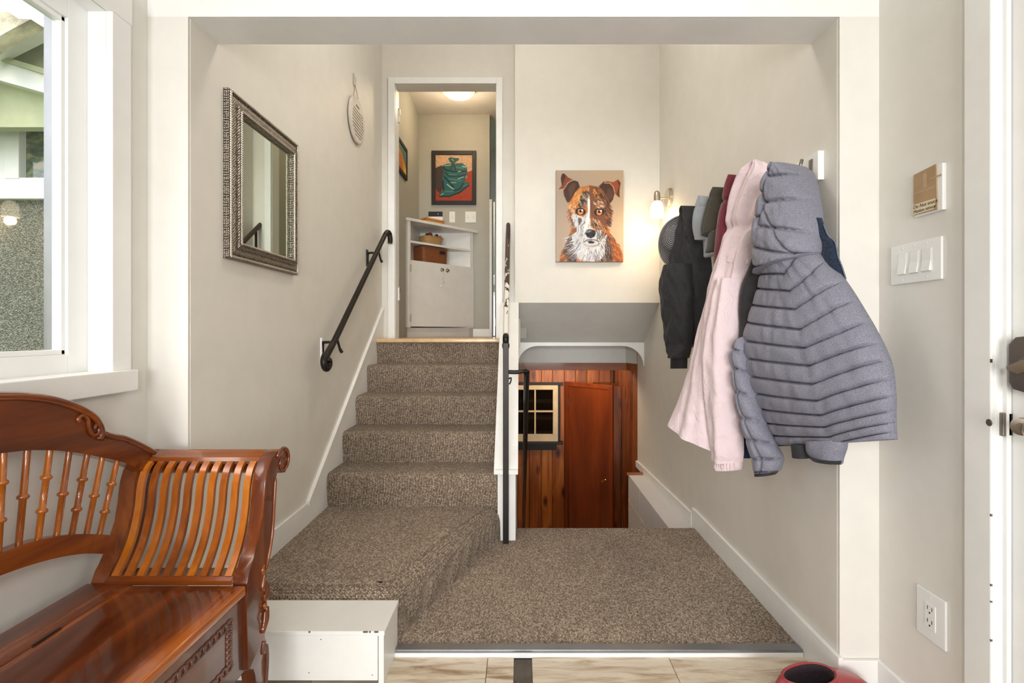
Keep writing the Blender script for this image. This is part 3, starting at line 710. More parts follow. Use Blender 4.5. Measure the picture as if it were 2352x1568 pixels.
t = empty('basement_rail', (.03, 3.0, W(-.3)), 'black pipe handrail running down beside the basement steps, hung from a short iron bracket', 'handrail')
def lz(y): return -.228 - SL * (y - 2.75)
bm = B(); tube(bm, [(.034, y, W(lz(y))) for y in np.linspace(2.745, 5.12, 24)], .0158, 12); obj('rail', bm, M['black_iron'], t, smooth=True, auto=50)
bm = B(); tube(bm, smoothpath([(-.064, 2.727, W(-.218)), (-.02, 2.727, W(-.219)), (.02, 2.732, W(-.214)), (.036, 2.745, W(-.212))], 5), .0075, 8, flat=(1.5, .8)); ball(bm, (.033, 2.745, W(-.216)), .0175, (1, 1, .6), 12)
obj('bracket', bm, M['black_iron'], t, smooth=True, auto=60)
bm = B(); tube(bm, smoothpath([(-.062, 2.727, W(-.255)), (-.05, 2.724, W(-.25)), (-.052, 2.724, W(-.27)), (-.06, 2.727, W(-.285))], 4), .004, 6); obj('hook', bm, M['black_iron'], t, smooth=True)

# ------------------------------------------------------------------ mirror on the left wall
t = empty('mirror', (XL, 2.08, W(.577)), 'rectangular mirror in a woven pewter frame on the cream wall above the bench', 'mirror')
mx = XL; my0, my1, mz0, mz1 = 1.815, 2.375, W(.268), W(.886)
fw = .066
def frame_side(bm, a, b, inn, prof):
    """mitred length of frame from corner a to b (y,z); inn = inward direction; prof = (inward, proud) points"""
    a, b, inn = Vector(a), Vector(b), Vector(inn); d = (b - a).normalized(); L = (b - a).length; rr = []
    for s in (0, 1):
        ring = []
        for (q, h) in prof:
            p = (a + d * q if s == 0 else b - d * q) + inn * q
            ring.append(bm.verts.new((mx + h, p.x, p.y)))
        rr.append(ring)
    n = len(prof)
    for i in range(n): bm.faces.new([rr[0][i], rr[0][(i + 1) % n], rr[1][(i + 1) % n], rr[1][i]])
    bm.faces.new(rr[0]); bm.faces.new(rr[1][::-1])
prof = [(0, 0), (0, .020), (.010, .024), (.014, .020), (.046, .030), (.050, .034), (.060, .034), (.066, .024), (.066, 0)]
cs = [(my0, mz0), (my1, mz0), (my1, mz1), (my0, mz1)]; inn = [(0, 1), (-1, 0), (0, -1), (1, 0)]
for i in range(4):
    bm = B(); frame_side(bm, cs[i], cs[(i + 1) % 4], inn[i], prof); f = obj('frame_side', bm, M['weavemetal'], t)
    for q, h, r in ((.007, .0245, .0042), (.0605, .034, .0042)):
        a = Vector(cs[i]); b = Vector(cs[(i + 1) % 4]); d = (b - a).normalized(); v = Vector(inn[i])
        p0 = a + d * q + v * q; p1 = b - d * q + v * q
        bm = B(); tube(bm, [(mx + h, p0.x + (p1.x - p0.x) * k / 420, p0.y + (p1.y - p0.y) * k / 420) for k in range(421)], r, 8, lobes=(2, .32, 370.0))
        obj('rope_edge', bm, M['pewter'], f, smooth=True)
obj('mirror_glass', box(B(), mx + .006, mx + .016, my0 + .06, my1 - .06, mz0 + .06, mz1 - .06), M['mirror'], t)

# round board hanging above the stairs
t = empty('wall_plaque', (XL, 3.26, W(1.37)), 'round whitewashed plaque with lines of writing hung by twine on the left stair wall', 'plaque')
pc = (XL + .006, 3.255, W(1.375)); R0 = .148
bm = B(); lathe(bm, [(R0 - .004, 0), (R0, .004), (R0, .011), (R0 - .006, .015)], pc, (1, 0, 0), 40); obj('board', bm, M['candlewhite'], t, smooth=True, auto=30)
bm = B(); rnd = random.Random(3)
for k in range(9):
    z = pc[2] + .055 - .020 * k; half = math.sqrt(max(0, .105 ** 2 - (z - pc[2] + .01) ** 2)); y = pc[1] - half
    while y < pc[1] + half:
        w = rnd.uniform(.006, .020); box(bm, pc[0] + .0148, pc[0] + .0158, y, y + w, z - .0025, z + .0025); y += w + .005
for k in range(3):
    box(bm, pc[0] + .0148, pc[0] + .0158, pc[1] - .03 + .022 * k, pc[1] - .018 + .022 * k, pc[2] + .078, pc[2] + .092)
wr_ = obj('writing', bm, M['ink'], t); wr_['kind'] = 'stuff'
for s in (-1, 1):
    bm = B(); tube(bm, [(XL + .012, 3.255 + s * .055, W(1.51)), (XL + .006, 3.245 + s * .004, W(1.60))], .0018, 6); obj('twine', bm, M['twine'], t)
bm = B(); prism(bm, [(3.222, W(1.665)), (3.222, W(1.60)), (3.234, W(1.585)), (3.27, W(1.605)), (3.27, W(1.65))], 'X', XL, XL + .006, .001); obj('hanger', bm, M['pewter'], t)

# ------------------------------------------------------------------ paintings (flat paint laid on as vertex colour)
class Canvas:
    def __init__(s, w, h, bg): s.w, s.h = w, h; s.a = np.zeros((h, w, 3)); s.a[:] = bg; s.Y, s.X = np.mgrid[0:h, 0:w] + .5
    def poly(s, pts, col, soft=0, al=1.0):
        x, y = s.X, s.Y; ins = np.zeros(x.shape, bool); n = len(pts)
        for i in range(n):
            x0, y0 = pts[i]; x1, y1 = pts[(i + 1) % n]
            if y0 == y1: continue
            c = ((y0 > y) != (y1 > y)) & (x < (x1 - x0) * (y - y0) / (y1 - y0) + x0); ins ^= c
        m = ins.astype(float)
        for _ in range(soft):
            q = np.pad(m, 1, mode='edge'); m = (q[:-2, 1:-1] + q[2:, 1:-1] + q[1:-1, :-2] + q[1:-1, 2:] + 2 * m) / 6
        m = (m * al)[..., None]; s.a = s.a * (1 - m) + np.array(col, float) * m
    def ell(s, cx, cy, rx, ry, col, al=1.0, rot=0):
        a = math.radians(rot); dx, dy = s.X - cx, s.Y - cy; u = dx * math.cos(a) + dy * math.sin(a); v = -dx * math.sin(a) + dy * math.cos(a)
        d = np.sqrt((u / rx) ** 2 + (v / ry) ** 2); m = np.clip((1 - d) * min(rx, ry) + .5, 0, 1)[..., None] * al
        s.a = s.a * (1 - m) + np.array(col, float) * m
    def stroke(s, p, q, w0, col, al=1.0, w1=.3):
        x0 = int(max(0, min(p[0], q[0]) - w0 - 2)); x1 = int(min(s.w, max(p[0], q[0]) + w0 + 3)); y0 = int(max(0, min(p[1], q[1]) - w0 - 2)); y1 = int(min(s.h, max(p[1], q[1]) + w0 + 3))
        if x1 <= x0 or y1 <= y0: return
        X, Y = s.X[y0:y1, x0:x1], s.Y[y0:y1, x0:x1]; dx, dy = q[0] - p[0], q[1] - p[1]; L = dx * dx + dy * dy + 1e-6
        t = np.clip(((X - p[0]) * dx + (Y - p[1]) * dy) / L, 0, 1); d = np.hypot(X - p[0] - t * dx, Y - p[1] - t * dy)
        m = np.clip(w0 * (1 - t) + w1 * t - d + .5, 0, 1)[..., None] * al
        s.a[y0:y1, x0:x1] = s.a[y0:y1, x0:x1] * (1 - m) + np.array(col, float) * m
    def line(s, pts, w, col, al=1.0):
        for a, b in zip(pts[:-1], pts[1:]): s.stroke(a, b, w, col, al, w)
def paint_mesh(name, cv, corner, ux, uz, parent, nrm):
    """cv painted on a grid of quads: corner = top left, ux / uz = vectors along the width and down the height"""
    h, w = cv.h, cv.w; c, ux, uz = np.array(corner), np.array(ux), np.array(uz)
    I, J = np.meshgrid(np.arange(w + 1) / w, np.arange(h + 1) / h)
    V = c + I.reshape(-1, 1) * ux + J.reshape(-1, 1) * uz
    idx = np.arange((w + 1) * (h + 1)).reshape(h + 1, w + 1)
    F = np.stack([idx[:-1, :-1], idx[1:, :-1], idx[1:, 1:], idx[:-1, 1:]], -1).reshape(-1, 4)
    me = bpy.data.meshes.new(name); me.from_pydata(V.tolist(), [], F.tolist())
    a = np.clip(cv.a, 0, 255) / 255; a = np.where(a <= .04045, a / 12.92, ((a + .055) / 1.055) ** 2.4)
    col = np.concatenate([a.reshape(-1, 3), np.ones((h * w, 1))], 1)
    at = me.color_attributes.new('paint', 'FLOAT_COLOR', 'CORNER'); at.data.foreach_set('color', np.repeat(col, 4, 0).astype(np.float32).ravel())
    me.materials.append(M['paint']); o = link(bpy.data.objects.new(name, me)); o.parent = parent
    o.matrix_parent_inverse = Matrix.Translation(-Vector(parent.location)); return o

def dog():
    k = 170 / 1100.0                                    # measured on an 1100 x 1530 sheet
    cv = Canvas(170, 236, (178, 160, 142)); S = lambda pts: [(x * k, y * k) for x, y in pts]
    g = (cv.X / cv.w)[..., None]; cv.a = cv.a * (1 - g) + np.array((196, 170, 140.)) * g
    v = np.exp(-((cv.Y - 60) / 70) ** 2)[..., None] * .12; cv.a *= (1 - v * .6)
    r = random.Random(5); J = lambda s: r.uniform(-s, s)
    def fur(pts, ang, n, L, cols, w=1.0, al=.85, spread=14):
        """short strokes inside the polygon pts"""
        P_ = S(pts); xs = [p[0] for p in P_]; ys = [p[1] for p in P_]; c = 0; tries = 0
        while c < n and tries < n * 12:
            tries += 1; x, y = r.uniform(min(xs), max(xs)), r.uniform(min(ys), max(ys)); ins = False
            for i in range(len(P_)):
                (x0, y0), (x1, y1) = P_[i], P_[(i + 1) % len(P_)]
                if (y0 > y) != (y1 > y) and x < (x1 - x0) * (y - y0) / (y1 - y0) + x0: ins = not ins
            if not ins: continue
            c += 1; a = math.radians((ang(x / k, y / k) if callable(ang) else ang) + J(spread)); l = L * k * r.uniform(.6, 1.3)
            cv.stroke((x, y), (x + l * math.cos(a), y + l * math.sin(a)), w * r.uniform(.6, 1.2), r.choice(cols), al)
    OR, DK, WH, BR, TAN = (190, 116, 56), (36, 30, 30), (214, 214, 216), (98, 58, 38), (208, 164, 106)
    # body
    cv.poly(S([(60, 1530), (90, 1380), (190, 1180), (250, 980), (860, 980), (900, 1120), (1020, 1240), (1090, 1400), (1095, 1530)]), (182, 104, 50), 2)
    cv.poly(S([(130, 1400), (230, 1090), (340, 1000), (330, 1530), (230, 1530)]), (70, 50, 44), 3)
    cv.poly(S([(790, 1010), (880, 1130), (930, 1300), (930, 1530), (720, 1530)]), (72, 52, 46), 3)
    fur([(60, 1530), (100, 1370), (230, 1060), (300, 1100), (220, 1530)], 120, 150, 70, [OR, TAN, (170, 90, 40), DK], .9)
    fur([(850, 1010), (1040, 1260), (1090, 1530), (820, 1530)], 60, 220, 70, [OR, (150, 72, 36), DK, (190, 100, 52), (96, 60, 48)], .9)
    # ears
    cv.poly(S([(185, 540), (130, 420), (120, 330), (200, 200), (290, 165), (360, 190), (390, 280), (310, 420), (220, 530)]), (66, 42, 32), 1)
    cv.poly(S([(100, 60), (140, 60), (200, 120), (290, 165), (200, 205), (130, 310), (30, 335), (100, 250), (78, 130)]), (126, 60, 36), 1)
    cv.poly(S([(100, 60), (140, 60), (160, 95), (120, 200), (95, 270), (80, 130)]), (66, 36, 28), 1)
    cv.line(S([(30, 332), (130, 310), (190, 215), (250, 172), (300, 165)]), .9, (206, 178, 140), .8)
    cv.poly(S([(200, 300), (270, 210), (330, 220), (300, 340), (230, 480)]), (92, 62, 44), 2, .8)
    cv.poly(S([(700, 270), (780, 190), (870, 200), (930, 270), (960, 360), (930, 490), (880, 560), (800, 480), (740, 330)]), (70, 44, 34), 1)
    cv.poly(S([(760, 215), (840, 180), (930, 200), (1020, 148), (1055, 220), (1035, 330), (1040, 462), (960, 390), (935, 270), (860, 215)]), (150, 74, 44), 1)
    cv.poly(S([(1000, 165), (1050, 200), (1035, 330), (1038, 455), (985, 405), (1030, 260)]), (84, 44, 34), 1)
    cv.line(S([(790, 215), (880, 215), (935, 280), (955, 370)]), .9, (214, 178, 140), .8)
    cv.poly(S([(850, 300), (920, 330), (930, 450), (870, 500), (820, 400)]), (96, 62, 44), 2, .8)
    # head
    head = [(205, 560), (310, 370), (390, 280), (570, 248), (690, 280), (760, 330), (850, 480), (895, 620), (890, 760), (870, 900), (820, 1000), (770, 1170), (700, 1250), (560, 1290), (450, 1240), (370, 1130), (330, 1000), (260, 900), (215, 740)]
    cv.poly(S(head), (176, 110, 58), 1)
    cv.poly(S([(560, 260), (700, 280), (850, 480), (890, 640), (870, 880), (800, 1010), (600, 960), (560, 700)]), (118, 74, 48), 3)
    cv.poly(S([(215, 690), (300, 760), (350, 900), (340, 1010), (260, 900)]), (84, 66, 60), 2)
    cv.poly(S([(530, 400), (560, 480), (560, 760), (560, 930), (640, 1010), (760, 1000), (770, 1150), (700, 1250), (560, 1290), (450, 1240), (370, 1130), (330, 960), (270, 830), (240, 720), (330, 740), (450, 780), (520, 700), (510, 520)]), (206, 206, 210), 2)
    fur([(310, 380), (390, 285), (560, 270), (520, 380), (400, 480), (330, 600), (215, 600)], lambda x, y: 110 + (430 - x) * .05, 190, 70, [OR, TAN, (236, 170, 84), (196, 108, 40)], 1.0)
    fur([(440, 330), (530, 330), (520, 480), (480, 560), (380, 610), (340, 560), (400, 440)], 55, 150, 55, [DK, (60, 60, 66), (170, 166, 160), (30, 28, 30)], .8)
    fur([(590, 300), (690, 320), (740, 450), (620, 440)], 50, 70, 50, [(226, 160, 70), OR, DK], .9)
    fur([(640, 290), (760, 340), (880, 600), (880, 880), (800, 990), (800, 700), (720, 500)], 62, 260, 60, [DK, DK, BR, OR, (150, 100, 70)], .9)
    fur([(215, 560), (330, 600), (300, 740), (215, 740)], 110, 90, 50, [OR, (232, 180, 110), (220, 220, 220), BR], .9)
    fur([(600, 520), (720, 500), (800, 620), (640, 620)], 30, 90, 45, [(230, 200, 160), DK, OR, (236, 226, 210)], .8)
    fur([(560, 800), (650, 780), (760, 900), (800, 1000), (640, 1000), (560, 930)], 65, 170, 55, [DK, OR, (216, 160, 110), (200, 190, 186), BR], .9)
    fur([(240, 730), (450, 780), (540, 720), (540, 960), (480, 1160), (380, 1130), (320, 950)], 100, 220, 60, [WH, WH, (196, 198, 204), (120, 116, 122)], .9)
    fur([(640, 1010), (770, 1000), (770, 1170), (680, 1240)], 75, 150, 40, [(220, 220, 222), (90, 86, 92), (170, 168, 172), DK], .7)
    cv.line(S([(553, 260), (556, 420), (566, 560), (556, 800)]), 1.0, (92, 46, 30), .9)
    cv.poly(S([(516, 480), (540, 430), (552, 520), (550, 800), (520, 960), (440, 1080), (470, 900), (525, 700)]), (232, 232, 234), 2, .85)
    cv.poly(S([(360, 790), (410, 800), (420, 850), (380, 920), (360, 860)]), (72, 60, 62), 2, .8)
    cv.stroke(S([(470, 870)])[0], S([(400, 950)])[0], 1.6, (96, 90, 96), .7)
    # eyes
    for ex, ey in ((400, 690), (706, 700)):
        cv.ell(ex * k, ey * k, 84 * k, 62 * k, (28, 24, 24), .95, 8 if ex < 500 else -8)
        cv.ell(ex * k, ey * k + 1, 48 * k, 48 * k, (190, 112, 56)); cv.ell(ex * k, (ey + 18) * k, 34 * k, 24 * k, (226, 150, 86), .8)
        cv.ell(ex * k, (ey - 6) * k, 22 * k, 22 * k, (22, 14, 12)); cv.ell((ex + 28) * k, (ey - 22) * k, 16 * k, 15 * k, (240, 240, 240)); cv.ell((ex - 30) * k, (ey - 26) * k, 9 * k, 9 * k, (220, 216, 210))
    # nose and mouth
    cv.poly(S([(478, 1060), (500, 1000), (560, 985), (640, 1005), (650, 1050), (630, 1110), (570, 1140), (510, 1115)]), (44, 42, 46), 1)
    cv.ell(535 * k, 1022 * k, 46 * k, 20 * k, (150, 150, 156), .7, -12); cv.ell(520 * k, 1080 * k, 22 * k, 16 * k, (14, 12, 14)); cv.ell(612 * k, 1080 * k, 22 * k, 16 * k, (14, 12, 14))
    cv.line(S([(455, 1200), (510, 1165), (570, 1160), (640, 1165), (700, 1190)]), 1.2, (60, 56, 60), .8)
    cv.poly(S([(510, 1185), (570, 1175), (640, 1200), (600, 1225), (540, 1220)]), (40, 38, 40), 1)
    cv.line(S([(440, 1225), (520, 1270), (620, 1262), (690, 1240)]), 1.6, (150, 148, 152), .7)
    # white chest ruff
    cv.poly(S([(250, 1080), (340, 1020), (390, 1150), (470, 1250), (570, 1290), (700, 1260), (790, 1120), (830, 1060), (840, 1200), (800, 1390), (740, 1480), (600, 1530), (420, 1500), (300, 1460), (220, 1290)]), (206, 206, 210), 2)
    fur([(220, 1100), (340, 1040), (420, 1220), (560, 1320), (500, 1500), (300, 1450), (190, 1300)], lambda x, y: 160 - (x - 220) * .2, 260, 90, [WH, (240, 240, 242), (180, 184, 192), (120, 116, 120)], .9)
    fur([(560, 1310), (700, 1270), (800, 1110), (840, 1180), (800, 1400), (640, 1510), (520, 1480)], lambda x, y: 100 - (x - 560) * .18, 220, 90, [WH, (232, 232, 236), (170, 172, 180), (90, 86, 92)], .9)
    fur([(190, 1180), (250, 1080), (300, 1300), (360, 1480), (240, 1480), (140, 1380)], 150, 120, 80, [DK, (80, 60, 54), (140, 130, 130)], .9)
    fur([(820, 1100), (900, 1250), (900, 1500), (740, 1500), (800, 1330)], 80, 140, 80, [DK, (84, 62, 56), (150, 120, 110)], .9)
    fur([(205, 560), (330, 1000), (290, 1010), (200, 760)], 130, 60, 45, [(196, 120, 70), BR, (150, 84, 56)], .7)
    fur([(890, 560), (905, 760), (840, 1000), (860, 800)], 40, 60, 45, [(160, 84, 52), BR, DK], .7)
    return cv
t = empty('dog_painting', (.51, YK - .03, W(.85)), 'unframed canvas portrait of a brindle dog with a white muzzle on the bulkhead wall', 'painting')
px0, px1, pz0, pz1 = .262, .760, W(.516), W(1.190)
bm = B(); box(bm, px0, px1, YK - .034, YK - .002, pz0, pz1, .002); obj('canvas', bm, plain('canvas_edge', (150, 136, 120), .8), t)
paint_mesh('painted_face', dog(), (px0 + .001, YK - .0348, pz1 - .001), (px1 - px0 - .002, 0, 0), (0, 0, pz0 - pz1 + .002), t, None)

def sack():
    k = 120 / 410.0; cv = Canvas(120, 150, (196, 160, 128)); S = lambda pts: [((x - 490) * k, (y - 862) * k) for x, y in pts]
    r = random.Random(9)
    for _ in range(260):
        x, y = r.uniform(0, 120), r.uniform(0, 80); cv.stroke((x, y), (x + r.uniform(-8, 8), y + r.uniform(-5, 5)), 2.2, r.choice([(206, 168, 134), (180, 142, 112), (214, 180, 148), (170, 130, 104)]), .5)
    cv.poly(S([(480, 1250), (620, 1180), (840, 1120), (830, 1060), (920, 1030), (920, 1400), (480, 1400)]), (160, 58, 32), 2)
    for _ in range(220):
        x, y = r.uniform(0, 120), r.uniform(66, 150)
        if x + (y - 60) > 60: cv.stroke((x, y), (x + r.uniform(-7, 7), y + r.uniform(-4, 4)), 2.0, r.choice([(172, 66, 34), (148, 50, 28), (182, 80, 46), (136, 46, 28)]), .4)
    cv.poly(S([(490, 1010), (560, 980), (600, 1040), (590, 1200), (540, 1290), (490, 1240)]), (60, 48, 46), 3, .95)
    body = [(570, 985), (620, 962), (700, 960), (790, 955), (838, 1000), (846, 1060), (826, 1110), (818, 1170), (868, 1170), (858, 1210), (800, 1250), (700, 1300), (600, 1330), (540, 1330), (528, 1300), (580, 1250), (560, 1150), (580, 1060)]
    cv.poly(S(body), (40, 92, 92), 1)
    cv.poly(S([(630, 905), (660, 890), (700, 900), (752, 898), (748, 925), (715, 940), (705, 965), (672, 965), (650, 940)]), (38, 84, 84), 1)
    dk, lt, md = (18, 44, 46), (176, 204, 200), (66, 128, 124)
    for p_, w in (([(575, 1000), (600, 1030), (700, 1050), (830, 1045)], 2.2), ([(600, 1060), (640, 1100), (760, 1100), (826, 1080)], 1.6), ([(590, 1110), (640, 1160), (690, 1220)], 2.4), ([(700, 970), (712, 1030)], 1.5), ([(690, 970), (660, 1020)], 1.2), ([(540, 1325), (640, 1325), (760, 1280), (860, 1200)], 2.4), ([(570, 1150), (580, 1250)], 3), ([(800, 1180), (760, 1240), (700, 1260)], 2)):
        cv.line(S(p_), w, dk, .9)
    for p_, w in (([(620, 1190), (660, 1225), (690, 1242)], 1.6), ([(740, 1050), (770, 1046)], 1.3), ([(790, 990), (825, 1000)], 1.6), ([(660, 1172), (720, 1172)], 1.1), ([(740, 1130), (800, 1110)], 1.1), ([(600, 985), (660, 975)], 1.2), ([(550, 1310), (580, 1290)], 1.2), ([(670, 910), (690, 930)], 1)):
        cv.line(S(p_), w, lt, .9)
    for p_, w in (([(640, 1080), (720, 1085)], 2.2), ([(640, 1130), (700, 1140), (770, 1150)], 2.6), ([(720, 1000), (800, 1010)], 2.6), ([(600, 1270), (680, 1270)], 2.2), ([(800, 1210), (850, 1195)], 1.6)):
        cv.line(S(p_), w, md, .8)
    cv.line(S([(696, 950), (708, 956), (704, 975)]), 1, (180, 90, 60), .9)
    return cv
def picture_frame(t, y, x0, x1, z0, z1, w, m, dep=.022):
    for a in ((x0, x0 + w, z0, z1), (x1 - w, x1, z0, z1), (x0 + w, x1 - w, z0, z0 + w), (x0 + w, x1 - w, z1 - w, z1)):
        obj('frame_side', box(B(), a[0], a[1], y - dep, y, a[2], a[3], .003), m, t)
t = empty('sack_painting', (-.70, YH, W(1.62)), 'dark framed painting of a tied green sack on red ground, on the hall wall', 'painting')
picture_frame(t, YH, -.936, -.466, W(1.343), W(1.912), .042, M['frameblack'])
paint_mesh('painted_face', sack(), (-.896, YH - .010, W(1.872)), (.390, 0, 0), (0, 0, -.489), t, None)
t = empty('side_painting', (-1.072, 4.45, W(1.55)), 'black framed yellow and green painting on the left wall of the upper hall', 'painting')
y0, y1, z0, z1, w = 4.18, 4.68, W(1.41), W(1.70), .035
for a in ((y0, y0 + w, z0, z1), (y1 - w, y1, z0, z1), (y0 + w, y1 - w, z0, z0 + w), (y0 + w, y1 - w, z1 - w, z1)): obj('frame_side', box(B(), -1.072, -1.052, a[0], a[1], a[2], a[3], .003), M['frameblack'], t)
cv = Canvas(50, 36, (70, 104, 96)); r = random.Random(4)
cv.poly([(0, 36), (0, 14), (14, 8), (30, 12), (50, 26), (50, 36)], (206, 150, 50), 2); cv.poly([(12, 36), (20, 12), (34, 16), (36, 36)], (190, 100, 40), 2); cv.poly([(36, 36), (44, 24), (50, 30), (50, 36)], (220, 180, 90), 1)
for _ in range(90): x, y = r.uniform(0, 50), r.uniform(0, 36); cv.stroke((x, y), (x + r.uniform(-4, 4), y + r.uniform(-3, 3)), 1, r.choice([(80, 120, 100), (214, 170, 80), (120, 130, 90), (180, 110, 50)]), .35)
paint_mesh('painted_face', cv, (-1.058, y0 + w, z1 - w), (0, y1 - y0 - 2 * w, 0), (0, 0, z0 - z1 + 2 * w), t, None)

# ------------------------------------------------------------------ upper hall
t = empty('hall_ceiling_lamp', (-.58, 4.71, W(2.30)), 'glowing alabaster bowl lamp with a dark rim on the hall ceiling', 'lamp')
bm = B(); lathe(bm, [(.165, 0), (.17, -.010), (.168, -.016), (.155, -.018)], (-.58, 4.71, W(2.30)), (0, 0, 1), 36); obj('rim', bm, M['bronze'], t, smooth=True, auto=40)
bm = B(); lathe(bm, [(.158, -.016), (.15, -.045), (.12, -.072), (.07, -.088), (.0, -.093)], (-.58, 4.71, W(2.30)), (0, 0, 1), 36, cap=False); obj('bowl', bm, M['dome'], t, smooth=True)
lamp('hall_bulb', 'POINT', (-.58, 4.71, W(2.14)), 7, (1.0, .80, .56), radius=.08)
t = empty('corner_cabinet', (-1.05, 5.25, W(HTOP)), 'white painted corner cabinet with two shelves above double doors in the upper hall', 'cabinet')
A_, Bp, C_ = Vector((-1.068, 4.69)), Vector((-.505, 5.285)), Vector((-1.068, 5.285))
dv = (Bp - A_).normalized(); nv = Vector((dv.y, -dv.x))          # along the front / out of it
def tri(h0, h1, ex=0.0, over=0.0):
    a = A_ + nv * ex - dv * over * 0; b = Bp + nv * ex + dv * over
    return prism(B(), [(a.x, a.y), (b.x, min(b.y, 5.29)), (b.x, 5.292) if over else (C_.x, 5.292), (C_.x, 5.292)][:4] if over else [(a.x, a.y), (b.x, b.y), (C_.x, C_.y)], 'Z', W(h0), W(h1))
def fpan(s0, s1, h0, h1, th=.018, off=0.0):
    """panel in the plane of the cabinet front between distances s0..s1 along it"""
    p = A_ + dv * s0 + nv * off; q = A_ + dv * s1 + nv * off; r_ = q + nv * th; s_ = p + nv * th
    return prism(B(), [(p.x, p.y), (q.x, q.y), (r_.x, r_.y), (s_.x, s_.y)], 'Z', W(h0), W(h1), .0015)
LF = (Bp - A_).length
bm = B(); a = A_ + nv * .03; b = Bp + nv * .03 + dv * .06
prism(bm, [(a.x - .0, a.y), (b.x, b.y - .02), (b.x, 5.292), (C_.x, 5.292), (C_.x, a.y)], 'Z', W(1.042), W(1.068), .002); obj('top_board', bm, M['cabinet'], t)
for h in (.845, .655): obj('shelf', prism(B(), [(A_.x, A_.y + .01), (Bp.x - .01, Bp.y - .005), (C_.x, 5.288)], 'Z', W(h), W(h + .02)), M['cabinet'], t)
obj('bottom_board', prism(B(), [(A_.x, A_.y + .01), (Bp.x - .01, Bp.y - .005), (C_.x, 5.288)], 'Z', W(.05), W(.068)), M['cabinet'], t)
obj('side_panel', box(B(), -1.071, -1.056, A_.y, 5.285, W(.04), W(1.045)), M['cabinet'], t)
obj('back_panel', box(B(), -1.07, -.505, 5.284, 5.2985, W(.04), W(1.045)), M['cabinet'], t)
obj('stile', fpan(0, .035, .04, 1.045), M['cabinet'], t); obj('stile', fpan(LF - .03, LF, .04, 1.045, .010), M['cabinet'], t)
obj('toe_board', fpan(.03, LF + .03, HTOP, .04, .012, -.05), M['cabinet'], t)
half = (LF - .035) / 2
for i in range(2):
    d = obj('door', fpan(.037 + half * i * .985, .035 + half * (i + 1) - (.004 if i == 0 else 0) - i * .0, .052, .676, .02), M['cabinet'], t)
    kx = .035 + half * (.93 if i == 0 else 1.10); kp = A_ + dv * kx + nv * .02
    bm = B(); lathe(bm, [(.017, 0), (.019, .004), (.007, .008), (.013, .018), (.011, .026)], (kp.x, kp.y, W(.615)), (nv.x, nv.y, 0), 14); obj('knob', bm, M['nickel'], d, smooth=True, auto=50)
    if i == 0:
        bm = B()
        for s in (-.014, .014):
            p = kp + dv * s + nv * .008; tube(bm, [(kp.x + nv.x * .012, kp.y + nv.y * .012, W(.615)), (p.x, p.y, W(.50))], .0022, 6)
        p = kp + nv * .008; tube(bm, [(p.x - dv.x * .028, p.y - dv.y * .028, W(.49)), (p.x + dv.x * .028, p.y + dv.y * .028, W(.493))], .004, 6); ball(bm, (p.x - dv.x * .01, p.y - dv.y * .01, W(.455)), .009, (1, 1, 1.8), 8)
        obj('hanging_tassel', bm, M['plastic'], d, smooth=True)
        for h in (.60, .13):
            q = A_ + dv * .034 + nv * .021; bm = B(); tube(bm, [(q.x, q.y, W(h - .035)), (q.x, q.y, W(h + .035))], .007, 8); obj('hinge', bm, M['nickel'], d, smooth=True, auto=40)
# things on it
t = empty('wooden_box', (-.86, 4.98, W(1.068)), 'flat honey coloured wooden box on top of the corner cabinet', 'box')
R_ = lambda c, s0, s1, n0, n1: [((c + dv * s + nv * n).x, (c + dv * s + nv * n).y) for s, n in ((s0, n0), (s1, n0), (s1, n1), (s0, n1))]
bc = Vector((-.895, 5.03))
obj('body', prism(B(), R_(bc, -.11, .11, -.07, .07), 'Z', W(1.069), W(1.106), .002), M['boxwood'], t)
obj('lid', prism(B(), R_(bc, -.113, .113, -.073, .073), 'Z', W(1.108), W(1.124), .002), M['boxwood'], t)
def basket(name, label, c, s, n, h0, h1, m, flare, nrim):
    t = empty(name, (c.x, c.y, W(h0)), label, 'basket'); bm = B(); rings = []
    def loop(f, z, q=24):
        out = []
        for j in range(q):
            a = 2 * math.pi * j / q; e = .25 if flare < .1 else .6
            u = abs(math.cos(a)) ** e * math.copysign(1, math.cos(a)) * s * f; v = abs(math.sin(a)) ** e * math.copysign(1, math.sin(a)) * n * f
            p = c + dv * u + nv * v; out.append(bm.verts.new((p.x, p.y, W(z))))
        return out
    st_ = [(1 - flare, h0 + .001), (1, h1), (.93, h1), (.93 - flare, h0 + .012)]
    L_ = [loop(f, z) for f, z in st_]
    for a, b in zip(L_[:-1], L_[1:]):
        for j in range(24): bm.faces.new([a[j], a[(j + 1) % 24], b[(j + 1) % 24], b[j]])
    bm.faces.new(L_[0][::-1]); bm.faces.new(L_[-1]); obj('body', bm, m, t)
    bm = B(); pts = []
    for j in range(25):
        a = 2 * math.pi * j / 24; e = .25 if flare < .1 else .6
        u = abs(math.cos(a)) ** e * math.copysign(1, math.cos(a)) * s * .985; v = abs(math.sin(a)) ** e * math.copysign(1, math.sin(a)) * n * .985
        p = c + dv * u + nv * v; pts.append((p.x, p.y, W(h1)))
    tube(bm, pts, nrim, 8, up=(0, 0, 1)); obj('rim', bm, m, t, smooth=True); return t
c1 = Vector((-.90, 5.04))
basket('round_basket', 'small tan wicker basket full of odds and ends on the upper cabinet shelf', c1, .115, .085, .866, .945, M['wicker_tan'], .2, .006)
c2 = Vector((-.905, 5.02))
bk = basket('wicker_basket', 'square brown wicker basket with a handle slot on the lower cabinet shelf', c2, .155, .10, .676, .825, M['wicker_brown'], .04, .007)
